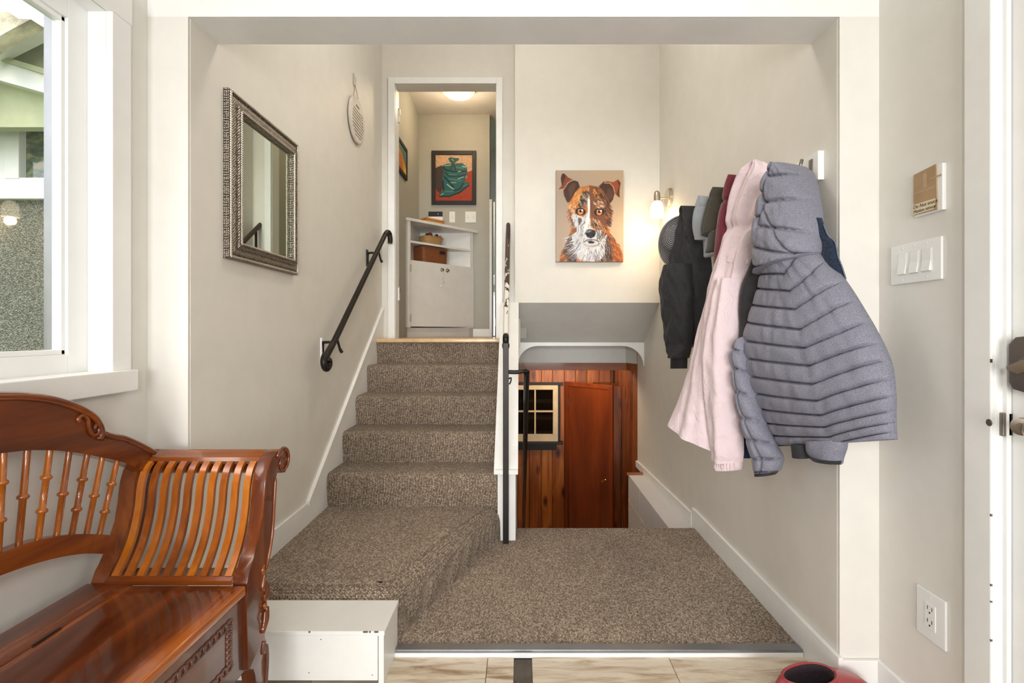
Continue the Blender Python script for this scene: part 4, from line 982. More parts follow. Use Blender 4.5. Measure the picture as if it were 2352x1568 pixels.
p = c2 + dv * .075 + nv * .100; bm = B(); prism(bm, R_(p, -.032, .032, -.004, .006), 'Z', W(.775), W(.805)); obj('handle_slot', bm, M['dark'], bk)
rr = random.Random(2); cols = [(40, 36, 40), (150, 30, 44), (70, 56, 46), (216, 210, 200), (30, 34, 44), (60, 50, 48), (196, 90, 90)]
for k in range(7):
    p = c1 + dv * (-.08 + .028 * k) + nv * rr.uniform(-.03, .05); bm = B()
    bm2 = bmesh.ops.create_icosphere(bm, subdivisions=2, radius=1.0)
    for v in bm.verts: v.co = Vector((p.x + v.co.x * .022, p.y + v.co.y * .022, W(.945) + rr.uniform(-.003, .003) + v.co.z * (.032 + .008 * (k % 3))))
    o = obj('rolled_cloth', bm, plain('rolled_cloth_%d' % k, cols[k], .9), None, smooth=True)
    tag(o, ['dark bundled cloth at the left end of the small tan basket', 'red bundled cloth in the small tan basket', 'brown bundled cloth in the small tan basket', 'pale bundled cloth in the small tan basket', 'navy bundled cloth in the small tan basket', 'dark brown bundled cloth towards the right of the tan basket', 'rose bundled cloth at the right end of the small tan basket'][k], 'cloth', 'cloths in the tan basket')
t = empty('thermostat', (-.90, YH, W(1.22)), 'white wall control with a black display above the corner cabinet', 'thermostat')
obj('body', box(B(), -.968, -.82, YH - .02, YH, W(1.162), W(1.217), .003), M['plastic'], t); obj('display', box(B(), -.968, -.822, YH - .024, YH, W(1.218), W(1.268), .003), M['black'], t)
obj('display_glow', box(B(), -.87, -.862, YH - .0246, YH - .022, W(1.236), W(1.248)), M['nickel'], t)
def toggle_plate(name, label, x0, x1, n):
    t = empty(name, ((x0 + x1) / 2, YH, W(1.21)), label, 'switch'); obj('plate', box(B(), x0, x1, YH - .007, YH, W(1.155), W(1.272), .002), M['plastic'], t)
    for i in range(n):
        x = x0 + (x1 - x0) * (i + .5) / n; bm = B(); box(bm, x - .005, x + .005, YH - .016, YH - .006, W(1.205), W(1.225), .001); obj('toggle', bm, M['plastic'], t)
        obj('toggle_slot', box(B(), x - .009, x + .009, YH - .0075, YH - .005, W(1.198), W(1.23)), M['cabinet'], t)
toggle_plate('single_switch', 'single white toggle switch plate between the wall control and the double plate', -.75, -.69, 1)
toggle_plate('double_switch', 'double white toggle switch plate at the right of the hall wall', -.582, -.468, 2)

# ------------------------------------------------------------------ sconce
t = empty('wall_sconce', (XR, 3.45, W(.92)), 'lit brushed nickel wall lamp with a white glass shade beside the hats', 'lamp')
bm = B(); lathe(bm, [(.064, 0), (.064, .022), (.058, .026), (.0, .026)], (XR, 3.45, W(.925)), (-1, 0, 0), 32); obj('backplate', bm, M['nickel'], t, smooth=True, auto=30)
bm = B(); tube(bm, [(XR - .024, 3.45, W(.922)), (.945, 3.45, W(.922))], .0055, 10); obj('arm', bm, M['nickel'], t, smooth=True, auto=40)
bm = B(); lathe(bm, [(.0, .972 - .922), (.012, .048), (.0195, .036), (.021, .01), (.021, -.022), (.017, -.024)], (.942, 3.45, W(.922)), (0, 0, 1), 24); obj('socket_cup', bm, M['nickel'], t, smooth=True, auto=40)
bm = B(); lathe(bm, [(.022, -.022), (.036, -.038), (.044, -.07), (.048, -.118), (.050, -.132), (.047, -.132), (.044, -.118), (.040, -.07), (.032, -.042), (.018, -.026)], (.942, 3.45, W(.922)), (0, 0, 1), 32, cap=False); obj('shade', bm, M['shade'], t, smooth=True, auto=60)
lamp('sconce_bulb', 'POINT', (.942, 3.45, W(.765)), 2.2, (1.0, .74, .46), radius=.03)
# assumed lamp and bulb of the lower room, out of view behind the header
t = empty('assumed_basement_lamp', (.45, 4.95, W(-.118)), 'assumed, unseen round ceiling lamp of the pine-panelled basement room behind the header', 'lamp')
bm = B(); lathe(bm, [(.10, 0), (.10, -.02), (.09, -.022)], (.45, 4.95, W(-.121)), (0, 0, 1), 24); obj('rim', bm, M['nickel'], t, smooth=True, auto=40)
bm = B(); lathe(bm, [(.09, -.02), (.08, -.045), (.04, -.06), (0, -.064)], (.45, 4.95, W(-.121)), (0, 0, 1), 24, cap=False); obj('bowl', bm, M['dome'], t, smooth=True)
lamp('assumed_basement_bulb', 'POINT', (.45, 4.95, W(-.26)), 10, (1.0, .80, .56), radius=.06)
# corner closet in the lower room
t = empty('corner_closet', (.72, 5.35, ZLOW), 'reddish wooden corner closet with a plain door in the pine-panelled basement', 'closet')
a, b = Vector((.503, YLOW - .003)), Vector((.955, 5.115)); d_ = (b - a).normalized(); n_2 = Vector((d_.y, -d_.x)); Lc = (b - a).length
def cp(s0, s1, h0, h1, o0, o1, bev=.002):
    q = [a + d_ * s0 + n_2 * o0, a + d_ * s1 + n_2 * o0, a + d_ * s1 + n_2 * o1, a + d_ * s0 + n_2 * o1]
    return prism(B(), [(v.x, v.y) for v in q], 'Z', h0, h1, bev)
ZC = W(-.548)
obj('casing', cp(0, .045, ZLOW, ZC, -.01, .018), M['closet'], t); obj('casing', cp(Lc - .05, Lc, ZLOW, ZC, -.01, .022), M['closet'], t); obj('casing', cp(.045, Lc - .05, ZC - .045, ZC, -.01, .018), M['closet'], t)
dr = obj('door', cp(.047, Lc - .052, ZLOW + .01, ZC - .047, -.016, .008), M['closet'], t)
kp = a + d_ * (Lc - .10) + n_2 * .008; bm = B(); lathe(bm, [(.014, 0), (.006, .008), (.006, .022), (.017, .032), (.014, .044)], (kp.x, kp.y, W(-1.535)), (n_2.x, n_2.y, 0), 14); obj('knob', bm, M['brass'], dr, smooth=True, auto=50)
hp = a + d_ * .048 + n_2 * .012; bm = B(); tube(bm, [(hp.x, hp.y, W(-.82)), (hp.x, hp.y, W(-.73))], .008, 8); obj('hinge', bm, M['bronze'], dr, smooth=True, auto=40)
bm = B(); prism(bm, [(b.x, b.y), (XR - .006, b.y + .0), (XR - .006, YLOW - .003), (a.x + .3, YLOW - .003)], 'Z', ZLOW, ZC - .01); obj('side_panel', bm, M['pine_dark'], t)

# ------------------------------------------------------------------ right entry wall: plates
t = empty('rocker_switch', (XWR, 1.47, W(.2)), 'white triple rocker switch plate on the entry wall under the cardboard cover', 'switch')
y0, y1, z0, z1 = 1.375, 1.564, W(.145), W(.264)
bm = B(); box(bm, XWR - .0075, XWR, y0, y1, z0, z1, .003, 3); obj('plate', bm, M['plastic'], t, smooth=True, auto=40)
for i in range(3):
    yc = y0 + .049 + .0455 * i; obj('rocker_frame', box(B(), XWR - .0085, XWR - .006, yc - .018, yc + .018, z0 + .026, z1 - .026, .001), M['cabinet'], t)
    bm = B(); prism(bm, [(XWR - .009, z1 - .028), (XWR - .0095, (z0 + z1) / 2), (XWR - .015, z0 + .029), (XWR - .006, z0 + .028), (XWR - .006, z1 - .028)], 'Y', yc - .0155, yc + .0155, .001); obj('rocker', bm, M['plastic'], t)
    for z in (z0 + .012, z1 - .012):
        bm = B(); lathe(bm, [(.003, 0), (.0025, .0012)], (XWR - .0073, yc, z), (-1, 0, 0), 10); obj('screw', bm, M['cabinet'], t)
t = empty('motion_sensor', (XWR, 1.41, W(.4)), 'white sensor plate covered by taped brown cardboard with a handwritten warning', 'sensor')
y0, y1, z0, z1 = 1.366, 1.463, W(.334), W(.462)
bm = B(); box(bm, XWR - .012, XWR, y0, y1, z0, z1, .002); obj('plate', bm, M['plastic'], t)
bm = B(); prism(bm, [(y0 + .018, z1 + .002), (y1 - .001, z1 - .004), (y1, z0 + .05), (y1 - .003, z0 + .006), (y0 + .014, z0 + .004), (y0 + .016, z0 + .07)], 'X', XWR - .0155, XWR - .0125); obj('cardboard', bm, M['cardboard'], t)
bm = B(); prism(bm, [(y0 + .016, z0 + .030), (y0 + .020, z0 + .036), (y1 + .001, z0 + .036), (y1 + .002, z0 + .007), (y0 + .026, z0 + .007)], 'X', XWR - .0163, XWR - .0156); tp = obj('paper_label', bm, M['tape'], t)
def lettering(txt, yy, z, size, par):
    c = bpy.data.curves.new('lettering', 'FONT'); c.body = txt; c.size = size; c.extrude = .0002; c.shear = .15
    f_ = link(bpy.data.objects.new('lettering', c)); bpy.context.view_layer.update()
    me = bpy.data.meshes.new_from_object(f_.evaluated_get(bpy.context.evaluated_depsgraph_get())); bpy.data.objects.remove(f_); me.materials.clear(); me.materials.append(M['ink'])
    o = link(bpy.data.objects.new('lettering', me)); o.parent = par
    o.rotation_euler = (math.radians(90), 0, math.radians(-90)); o.location = (XWR - .0166, yy, z); return o
lettering('Do Not touch', y1 - .001, z0 + .0235, .0145, tp); lettering('Motion sensor', y1 - .001, z0 + .0105, .0135, tp)
for (a_, b__, c__, d__) in ((y0 + .05, y0 + .062, z0 + .075, z1 - .012), (y0 + .02, y1 - .004, z0 + .066, z0 + .070), (y0 - .001, y0 + .04, z1 - .035, z1 - .031)):
    obj('clear_tape', box(B(), XWR - .0160, XWR - .0155, a_, b__, c__, d__), M['clear_tape'], t)
t = empty('wall_outlet', (XWR, 1.41, W(-.8)), 'white double socket outlet low on the entry wall beside the door casing', 'outlet')
y0, y1, z0, z1 = 1.362, 1.462, W(-.871), W(-.735)
bm = B(); box(bm, XWR - .0075, XWR, y0, y1, z0, z1, .003, 3); obj('plate', bm, M['plastic'], t, smooth=True, auto=40)
yc, zc = (y0 + y1) / 2, (z0 + z1) / 2
obj('socket_face', box(B(), XWR - .0095, XWR - .006, yc - .0185, yc + .0185, zc - .036, zc + .036, .0015), M['plastic'], t)
for s in (-1, 1):
    bm = B(); box(bm, XWR - .0099, XWR - .009, yc - .0085, yc - .0065, zc + s * .018 + .0, zc + s * .018 + .010); obj('slot', bm, M['dark'], t)
    bm = B(); box(bm, XWR - .0099, XWR - .009, yc + .0065, yc + .0085, zc + s * .018 + .0, zc + s * .018 + .010); obj('slot', bm, M['dark'], t)
    bm = B(); lathe(bm, [(.0026, 0), (.0026, .0006)], (XWR - .0094, yc, zc + s * .018 - .007), (-1, 0, 0), 10); obj('slot', bm, M['dark'], t)
    bm = B(); lathe(bm, [(.003, 0), (.0025, .0012)], (XWR - .0073, yc, zc + s * .052), (-1, 0, 0), 10); obj('screw', bm, M['cabinet'], t)
# ------------------------------------------------------------------ coat rack and what hangs on it
t = empty('coat_rack', (XR, 2.4, W(.57)), 'white painted board with bronze coat hooks on the right wall behind the coats', 'coat rack')
bm = B(); box(bm, 1.014, XR, 1.705, 3.20, W(.519), W(.618), .002); obj('board', bm, M['trim'], t)
for y in (1.745, 2.04, 2.22, 2.40, 2.56, 2.82, 3.02):
    bm = B(); tube(bm, smoothpath([(1.014, y, W(.545)), (.998, y, W(.54)), (.982, y, W(.548)), (.976, y, W(.575)), (.982, y, W(.60))], 5), [.004] * 16 + [.006] * 5, 8)
    box(bm, 1.0105, 1.0145, y - .010, y + .010, W(.53), W(.60), .001); obj('hook', bm, M['bronze'], t, smooth=True, auto=50)

def cr(v, n):
    """Catmull-Rom resample of an (k, m) array to n rows"""
    v = np.array(v, float); k = len(v); out = []
    for s in np.linspace(0, k - 1, n):
        i = min(int(s), k - 2); q = s - i; a, b, c, d = v[max(i - 1, 0)], v[i], v[i + 1], v[min(i + 2, k - 1)]
        out.append(.5 * (2 * b + (c - a) * q + (2 * a - 5 * b + 4 * c - d) * q * q + (3 * b - a - 3 * c + d) * q ** 3))
    return np.array(out)
def garment(name, rows, m, parent=None, nu=24, nv=40, bulge=.05, back=.02, fold=None, center=.5, seed=0, wrinkle=.004, edge_p=.5):
    """a hanging piece of cloth: rows run from top to bottom, each = left (px,py,depth), right (px,py,depth) measured on the photograph and
    turned into points in the room; the front bellies out from the line between them and the back closes the volume"""
    R_ = cr([[*P(*r[0:3]), *P(*r[3:6])] for r in rows], nv); bm = B(); grid = []
    for j in range(nv):
        a, b = Vector(R_[j][:3]), Vector(R_[j][3:]); d = b - a; n = Vector((d.y, -d.x, 0)); n = n.normalized() if n.length > 1e-6 else Vector((-1, 0, 0))
        v = j / (nv - 1); ring = []
        for i in range(nu + 1):
            u = i / nu; pr = max(0.0, 1 - abs((u - center) / (center if u < center else 1 - center)) ** 2.2) ** edge_p
            off = bulge * pr
            q = a + d * u
            if fold: off += fold(u, v) * min(1, pr * 1.5)
            if wrinkle: off += wrinkle * (noise.noise(Vector((q.x * 14, q.y * 14, q.z * 9 + seed))) + .6 * noise.noise(Vector((q.x * 34, q.y * 34, q.z * 20 + seed)))) * min(1, pr * 2)
            ring.append(bm.verts.new(q + n * off))
        for i in range(nu - 1, 0, -1):
            u = i / nu; pr = max(0.0, 1 - abs(2 * u - 1) ** 2.2) ** .5
            ring.append(bm.verts.new(a + d * u - n * back * pr))
        grid.append(ring)
    L = len(grid[0])
    for j in range(nv - 1):
        for i in range(L): bm.faces.new([grid[j][i], grid[j][(i + 1) % L], grid[j + 1][(i + 1) % L], grid[j + 1][i]])
    for g in (grid[0], grid[-1]):
        for i in range(nu // 2):                      # close the ends front to back
            a_, b_ = i, i + 1; c_, d_ = (L - i - 1) % L, (L - i) % L
            pass
        bm.faces.new(g)
    return obj(name, bm, m, parent, smooth=True, auto=75)
def puff(s, sharp=.5): return abs(math.sin(math.pi * s)) ** sharp

# grey quilted jacket
t = empty('puffer_jacket', tuple(P(1790, 500, 1.7)), 'grey melange quilted hooded jacket, nearest of the coats on the rack', 'jacket')
KINK = .62
def chev(u): return -.14 * max(0.0, u - KINK) / (1 - KINK) + .03 * min(1, u / KINK)
def groove(s, w=.07): q = s - round(s); return math.exp(-(q / w) ** 2)
def f_body(u, v):
    u0 = u; u = u + .16 * (.55 - v)      # the kink of the seams wanders towards the hem's right
    s = (v - chev(u) * (.75 + .25 * v)) * 12.0 + .15; return .012 * puff(s, .38) - .008 - .017 * groove(s, .048) + .004 * noise.noise(Vector((u * 16, s * .9, 3))) - .004 * max(0, noise.noise(Vector((u * 22, v * 7, 9))))
body = [(1765, 612, 1.83, 1889, 578, 1.60), (1757, 650, 1.85, 1940, 640, 1.53), (1738, 705, 1.87, 1984, 705, 1.47), (1716, 765, 1.88, 2026, 778, 1.42), (1714, 825, 1.89, 2051, 838, 1.39), (1727, 885, 1.89, 2059, 900, 1.37), (1747, 940, 1.89, 2060, 950, 1.37), (1770, 988, 1.89, 2060, 985, 1.37), (1797, 1025, 1.88, 2061, 1009, 1.37)]
garment('body', body, M['puffer'], t, 64, 340, .085, .035, f_body, .45, wrinkle=.003)
def seg_d(u, v, pl):
    m = 9
    for (a, b), (c_, e) in zip(pl[:-1], pl[1:]):
        du, dv_ = c_ - a, (e - b) * 1.6; L = du * du + dv_ * dv_; q = max(0, min(1, ((u - a) * du + (v - b) * 1.6 * dv_) / L)); m = min(m, math.hypot(u - a - q * du, (v - b) * 1.6 - q * dv_))
    return m
CREASE = [(.46, .02), (.37, .18), (.34, .34), (.40, .44), (.30, .60)]
DIAG = [(.38, .38), (.54, .56), (.70, .74), (.86, .92)]
def f_hood(u, v):
    left = u < .36 + .03 * math.sin(v * 9) and v < .62
    s = v * (5.2 if left else 5.0) + (.35 if left else .0) + (.25 * (u - .5) if v < .5 else -1.0 * (u - .5) * min(1, (v - .5) * 3))
    return .014 * puff(s, .4) - .009 - .010 * groove(s, .06) - .024 * math.exp(-(seg_d(u, v, CREASE) / .030) ** 2) - .013 * math.exp(-(seg_d(u, v, DIAG) / .022) ** 2) + .004 * noise.noise(Vector((u * 14, v * 14, 5)))
hood = [(1806, 384, 1.78, 1848, 382, 1.72), (1790, 402, 1.80, 1868, 398, 1.68), (1775, 436, 1.82, 1879, 430, 1.65), (1762, 480, 1.83, 1887, 475, 1.62), (1757, 520, 1.83, 1891, 515, 1.60), (1755, 560, 1.83, 1893, 555, 1.59), (1757, 600, 1.83, 1892, 578, 1.59), (1762, 632, 1.83, 1878, 586, 1.60)]
garment('hood', hood, M['puffer'], t, 64, 150, .115, .03, f_hood, .5, wrinkle=.006)
def f_sl(u, v): return .010 * puff(v * 7.2 + .25 * (u - .4) * (1 if u < .4 else -1)) - .010 - .012 * groove(v * 7.2 + .25 * (u - .4) * (1 if u < .4 else -1)) - .010 * math.exp(-((u - .38) / .06) ** 2)
sl = [(1716, 775, 1.86, 1728, 770, 1.84), (1698, 800, 1.88, 1724, 805, 1.82), (1692, 845, 1.88, 1728, 850, 1.82), (1696, 900, 1.87, 1738, 905, 1.80), (1704, 960, 1.86, 1757, 965, 1.79), (1714, 1010, 1.85, 1782, 1015, 1.78), (1727, 1055, 1.84, 1801, 1050, 1.77), (1734, 1083, 1.84, 1794, 1080, 1.77)]
garment('sleeve', sl, M['puffer'], t, 30, 90, .055, .03, f_sl, .5, wrinkle=.003)
garment('cuff', [(1733, 1080, 1.84, 1793, 1078, 1.78), (1738, 1091, 1.84, 1782, 1089, 1.78)], M['blackfab'], t, 12, 6, .045, .025, None)
garment('sleeve', [(1855, 1012, 1.62, 1948, 1008, 1.50), (1858, 1036, 1.62, 1947, 1028, 1.50), (1872, 1050, 1.61, 1938, 1050, 1.51), (1890, 1056, 1.60, 1932, 1065, 1.51)], M['puffer'], t, 20, 16, .04, .02, None)
garment('cuff', [(1862, 1048, 1.60, 1934, 1058, 1.51), (1880, 1055, 1.60, 1930, 1067, 1.51)], M['blackfab'], t, 12, 6, .042, .022, None)
garment('lining_cuff', [(1818, 1020, 1.68, 1860, 1020, 1.63), (1822, 1049, 1.68, 1862, 1052, 1.63)], M['blackfab'], t, 10, 8, .03, .015, None)

# pale pink jacket
t = empty('pink_jacket', tuple(P(1745, 480, 2.0)), 'pale pink cotton jacket with a drawn-in waist hanging beside the grey jacket', 'jacket')
def f_pink(u, v): return .012 * math.sin(u * 13 + v * 3.0 + 1.2 * noise.noise(Vector((u * 2, v * 3, 1)))) + .004 * math.sin(u * 29 + 2.5 * math.sin(v * 5)) - .02 * math.exp(-((v - .36) / .02) ** 2)
pk = [(1730, 379, 2.04, 1764, 376, 2.0), (1706, 396, 2.08, 1791, 394, 1.96), (1692, 430, 2.12, 1788, 424, 1.95), (1683, 475, 2.14, 1775, 465, 1.95), (1677, 530, 2.15, 1757, 520, 1.95), (1668, 575, 2.15, 1738, 578, 1.95), (1657, 610, 2.16, 1728, 625, 1.95), (1634, 690, 2.17, 1706, 700, 1.95), (1608, 780, 2.18, 1699, 790, 1.95), (1580, 865, 2.19, 1702, 880, 1.95), (1555, 930, 2.2, 1707, 970, 1.95), (1535, 974, 2.2, 1708, 1062, 1.95)]
garment('body', pk, M['pink'], t, 56, 150, .07, .03, f_pink, .55, wrinkle=.006)
def f_psl(u, v): return .008 * math.sin(u * 11 + v * 2) + .006 * noise.noise(Vector((u * 5, v * 9, 4)))
ps = [(1664, 640, 2.02, 1712, 640, 1.93), (1652, 690, 2.02, 1706, 700, 1.92), (1634, 780, 2.03, 1700, 790, 1.91), (1627, 870, 2.03, 1702, 880, 1.91), (1634, 960, 2.03, 1707, 970, 1.91), (1643, 1030, 2.03, 1709, 1035, 1.91), (1650, 1060, 2.03, 1706, 1061, 1.92)]
garment('sleeve', ps, M['pink'], t, 26, 90, .075, .0, f_psl, .5, wrinkle=.006)
garment('cuff', [(1650, 1058, 2.03, 1706, 1058, 1.92), (1649, 1068, 2.03, 1706, 1069, 1.92), (1653, 1077, 2.02, 1704, 1078, 1.93)], M['pink'], t, 24, 8, .055, .01, lambda u, v: .004 * math.sin(u * 70), .5)
garment('waistband', [(1665, 585, 2.15, 1735, 592, 1.945), (1662, 596, 2.15, 1731, 606, 1.945)], M['pink'], t, 40, 6, .071, .0, lambda u, v: .004 * math.sin(u * 34) - .012, .55, wrinkle=.003)

# dark softshell between them, navy hem, lime lining
t = empty('softshell_jacket', tuple(P(1730, 640, 1.95)), 'charcoal softshell jacket squeezed between the pink and the grey jacket', 'jacket')
garment('body', [(1744, 480, 1.93, 1764, 470, 1.90), (1738, 540, 1.92, 1764, 540, 1.89), (1724, 600, 1.91, 1760, 600, 1.885), (1703, 655, 1.90, 1752, 660, 1.885), (1697, 705, 1.895, 1744, 712, 1.885), (1698, 750, 1.895, 1722, 760, 1.885), (1695, 790, 1.895, 1710, 788, 1.885)], M['charfab'], t, 24, 60, .035, .012, lambda u, v: .004 * math.sin(u * 9 + v * 4), wrinkle=.004)
garment('zip', [(1752, 545, 1.855, 1754, 545, 1.85), (1752, 610, 1.852, 1754, 610, 1.848), (1745, 670, 1.85, 1747, 670, 1.846), (1732, 715, 1.85, 1734, 715, 1.846)], M['nickel'], t, 4, 20, .002, .002, None, wrinkle=0)
o = garment('navy_shirt', [(1706, 900, 1.95, 1722, 900, 1.92), (1708, 980, 1.95, 1724, 980, 1.92), (1708, 1050, 1.95, 1724, 1052, 1.92)], M['navyfab'], None, 10, 20, .015, .012)
tag(o, 'navy cloth hem showing between the pink jacket and the grey sleeve', 'shirt')
o = garment('lime_scarf', [(1750, 600, 1.93, 1760, 600, 1.90), (1751, 640, 1.93, 1760, 640, 1.90)], M['limefab'], None, 8, 10, .01, .008)
tag(o, 'narrow lime cloth peeping out beside the grey hood', 'scarf')
t = empty('denim_jacket', tuple(P(1910, 590, 1.56)), 'blue denim jacket collar peeking out behind the grey jacket', 'jacket')
garment('body', [(1874, 500, 1.62, 1886, 500, 1.60), (1880, 540, 1.62, 1900, 540, 1.58), (1882, 560, 1.62, 1918, 556, 1.56), (1884, 590, 1.62, 1925, 588, 1.55), (1888, 615, 1.62, 1934, 612, 1.54), (1900, 650, 1.62, 1944, 640, 1.54)], M['denim'], t, 20, 30, .02, .01, wrinkle=.004)
bm = B(); tube(bm, smoothpath([P(1892, 515, 1.585), P(1902, 540, 1.57), (P(1918, 556, 1.555)), P(1925, 588, 1.545), P(1934, 612, 1.535), P(1943, 640, 1.535)], 6), .0020, 8); obj('faded_edge', bm, M['denimedge'], t, smooth=True)

# burgundy fleece, caps, black quilted jacket
o = garment('burgundy_fleece', [(1694, 404, 2.20, 1706, 403, 2.17), (1683, 422, 2.22, 1708, 420, 2.16), (1674, 460, 2.24, 1704, 455, 2.15), (1666, 500, 2.25, 1698, 500, 2.14), (1663, 540, 2.25, 1692, 545, 2.14), (1658, 600, 2.25, 1684, 610, 2.15)], M['burgundy'], None, 24, 50, .06, .03, lambda u, v: -.012 * math.exp(-((v - .42) / .02) ** 2), wrinkle=.005)
tag(o, 'burgundy fleece behind the hood of the pink jacket', 'fleece')
def cap(name, label, m, crown, brim, hookpt, patch=None):
    t = empty(name, tuple(P(crown[2][0] + 20, crown[2][1], crown[2][2])), label, 'cap')
    garment('crown', crown, m, t, 30, 44, .07, .03, lambda u, v: -.004 * math.exp(-((u - .5) / .02) ** 2) - .004 * math.exp(-((v - .3) / .02) ** 2), wrinkle=.003, edge_p=.6)
    garment('brim', brim, m, t, 20, 14, .035, -.022, None, wrinkle=.001)
    bm = B(); q = crown[-1]; tube(bm, smoothpath([P(q[0], q[1] - 2, q[2] - .03), P((q[0] + q[3]) / 2, (q[1] + q[4]) / 2 + 1, (q[2] + q[5]) / 2 - .075), P(q[3], q[4], q[5] - .03)], 6), .004, 6); obj('sweatband_seam', bm, M['black'] if patch else m, t, smooth=True)
    if patch:
        bm = B(); a = P(*patch[0]); b = P(*patch[1]); prism(bm, [(a.y, a.z), (b.y, a.z), (b.y, b.z), (a.y, b.z)], 'X', a.x - .004, a.x + .004); obj('patch', bm, M['plastic'], t)
cap('black_cap', 'faded black cap with the brim hanging down, above the pale grey cap', M['blackcap'],
    [(1660, 431, 2.38, 1678, 431, 2.32), (1651, 442, 2.40, 1679, 440, 2.31), (1642, 470, 2.42, 1674, 468, 2.30), (1633, 500, 2.43, 1668, 495, 2.29), (1629, 525, 2.43, 1664, 520, 2.28), (1632, 545, 2.42, 1663, 528, 2.28)],
    [(1633, 541, 2.36, 1664, 524, 2.25), (1632, 556, 2.35, 1663, 540, 2.24), (1630, 570, 2.35, 1661, 556, 2.24), (1627, 578, 2.34, 1657, 572, 2.25), (1632, 581, 2.34, 1645, 579, 2.27)], None,
    ((1629, 522, 2.395), (1633, 536, 2.375)))
cap('grey_cap', 'pale grey twill cap hanging brim down beside the black cap', M['greycap'],
    [(1619, 452, 2.58, 1640, 452, 2.52), (1611, 466, 2.60, 1645, 464, 2.51), (1603, 492, 2.62, 1648, 488, 2.50), (1600, 512, 2.62, 1648, 510, 2.49), (1606, 535, 2.62, 1645, 530, 2.48), (1614, 552, 2.60, 1642, 550, 2.48)],
    [(1619, 546, 2.55, 1656, 540, 2.44), (1620, 565, 2.54, 1657, 560, 2.43), (1620, 582, 2.53, 1658, 576, 2.43), (1621, 590, 2.53, 1655, 584, 2.43), (1626, 592, 2.52, 1645, 590, 2.46)], None)
bm = B(); 
o = garment('knit_beanie', [(1642, 580, 2.48, 1660, 576, 2.42), (1643, 592, 2.48, 1660, 590, 2.42), (1646, 604, 2.48, 1656, 604, 2.43)], M['creamfab'], None, 16, 14, .03, .02); tag(o, 'cream knitted hat tucked under the caps', 'hat'); bm.free()
t = empty('quilted_jacket', tuple(P(1580, 650, 2.75)), 'black diamond-quilted jacket hanging behind the caps, one sleeve down', 'jacket')
def f_q(u, v): return .006 * (puff(u * 5 + v * 7, .5) + puff(u * 5 - v * 7, .5)) + .016 * math.sin(u * 10 + 2.2 * v) - .006
garment('body', [(1592, 474, 2.85, 1602, 473, 2.80), (1586, 490, 2.88, 1606, 490, 2.78), (1579, 515, 2.90, 1614, 515, 2.76), (1566, 548, 2.92, 1624, 548, 2.74), (1548, 590, 2.94, 1636, 590, 2.72), (1536, 625, 2.95, 1644, 630, 2.70), (1540, 680, 2.95, 1644, 680, 2.68), (1546, 730, 2.94, 1634, 730, 2.68), (1556, 775, 2.92, 1622, 770, 2.68), (1566, 800, 2.9, 1612, 790, 2.7)], M['blackfab'], t, 40, 100, .08, .04, f_q, .5, wrinkle=.008)
garment('sleeve', [(1530, 610, 2.86, 1588, 605, 2.72), (1519, 645, 2.88, 1590, 640, 2.70), (1521, 690, 2.88, 1592, 690, 2.69), (1527, 730, 2.87, 1592, 735, 2.69), (1534, 775, 2.86, 1590, 775, 2.69), (1540, 808, 2.85, 1585, 806, 2.70), (1545, 822, 2.84, 1580, 822, 2.71)], M['blackfab'], t, 26, 70, .06, .03, lambda u, v: .004 * (puff(u * 4 + v * 6, .6) + puff(u * 4 - v * 6, .6)) + .01 * noise.noise(Vector((u * 4, v * 6, 2))), wrinkle=.010)
garment('cuff', [(1547, 818, 2.83, 1578, 818, 2.72), (1547, 846, 2.83, 1577, 846, 2.72)], M['blackfab'], t, 18, 10, .045, .02, lambda u, v: .002 * math.sin(u * 60), wrinkle=0)
# straw hat, crown towards the room
t = empty('straw_hat', (.965, 2.98, W(.54)), 'grey woven straw hat with a wavy brim at the far end of the coat rack', 'hat')
HC, HA = Vector((.968, 2.99, W(.535))), Vector((-.66, -.74, .10)).normalized()
HU = Vector((0, 0, 1)); HU = (HU - HA * HU.dot(HA)).normalized(); HV = HA.cross(HU)
bm = B(); rings = []; NR = 56
prof = [(0, .128), (.03, .127), (.06, .121), (.078, .106), (.086, .08), (.090, .04), (.094, .016), (.11, .008), (.13, .004), (.148, .002), (.160, .006), (.160, .001), (.148, -.004), (.13, -.002), (.11, .002), (.09, .008)]
def hp_(r, h, a):
    wv = .020 * math.sin(2 * a + .9) * max(0, (r - .09) / .07)
    return HC + HA * (h + wv) + HU * (max(r, 1e-4) * math.cos(a)) + HV * (max(r, 1e-4) * math.sin(a))
for r, h in prof: rings.append([bm.verts.new(hp_(r, h, 2 * math.pi * j / NR)) for j in range(NR)])
for a, b in zip(rings[:-1], rings[1:]):
    for j in range(NR): bm.faces.new([a[j], a[(j + 1) % NR], b[(j + 1) % NR], b[j]])
bm.faces.new(rings[-1]); bm.faces.new(rings[0][::-1]); obj('crown_and_brim', bm, M['straw'], t, smooth=True, auto=60)
bm = B(); tube(bm, [hp_(.0965, .018, 2 * math.pi * j / 32) for j in range(33)], .004, 6); obj('hat_band', bm, M['straw'], t, smooth=True)

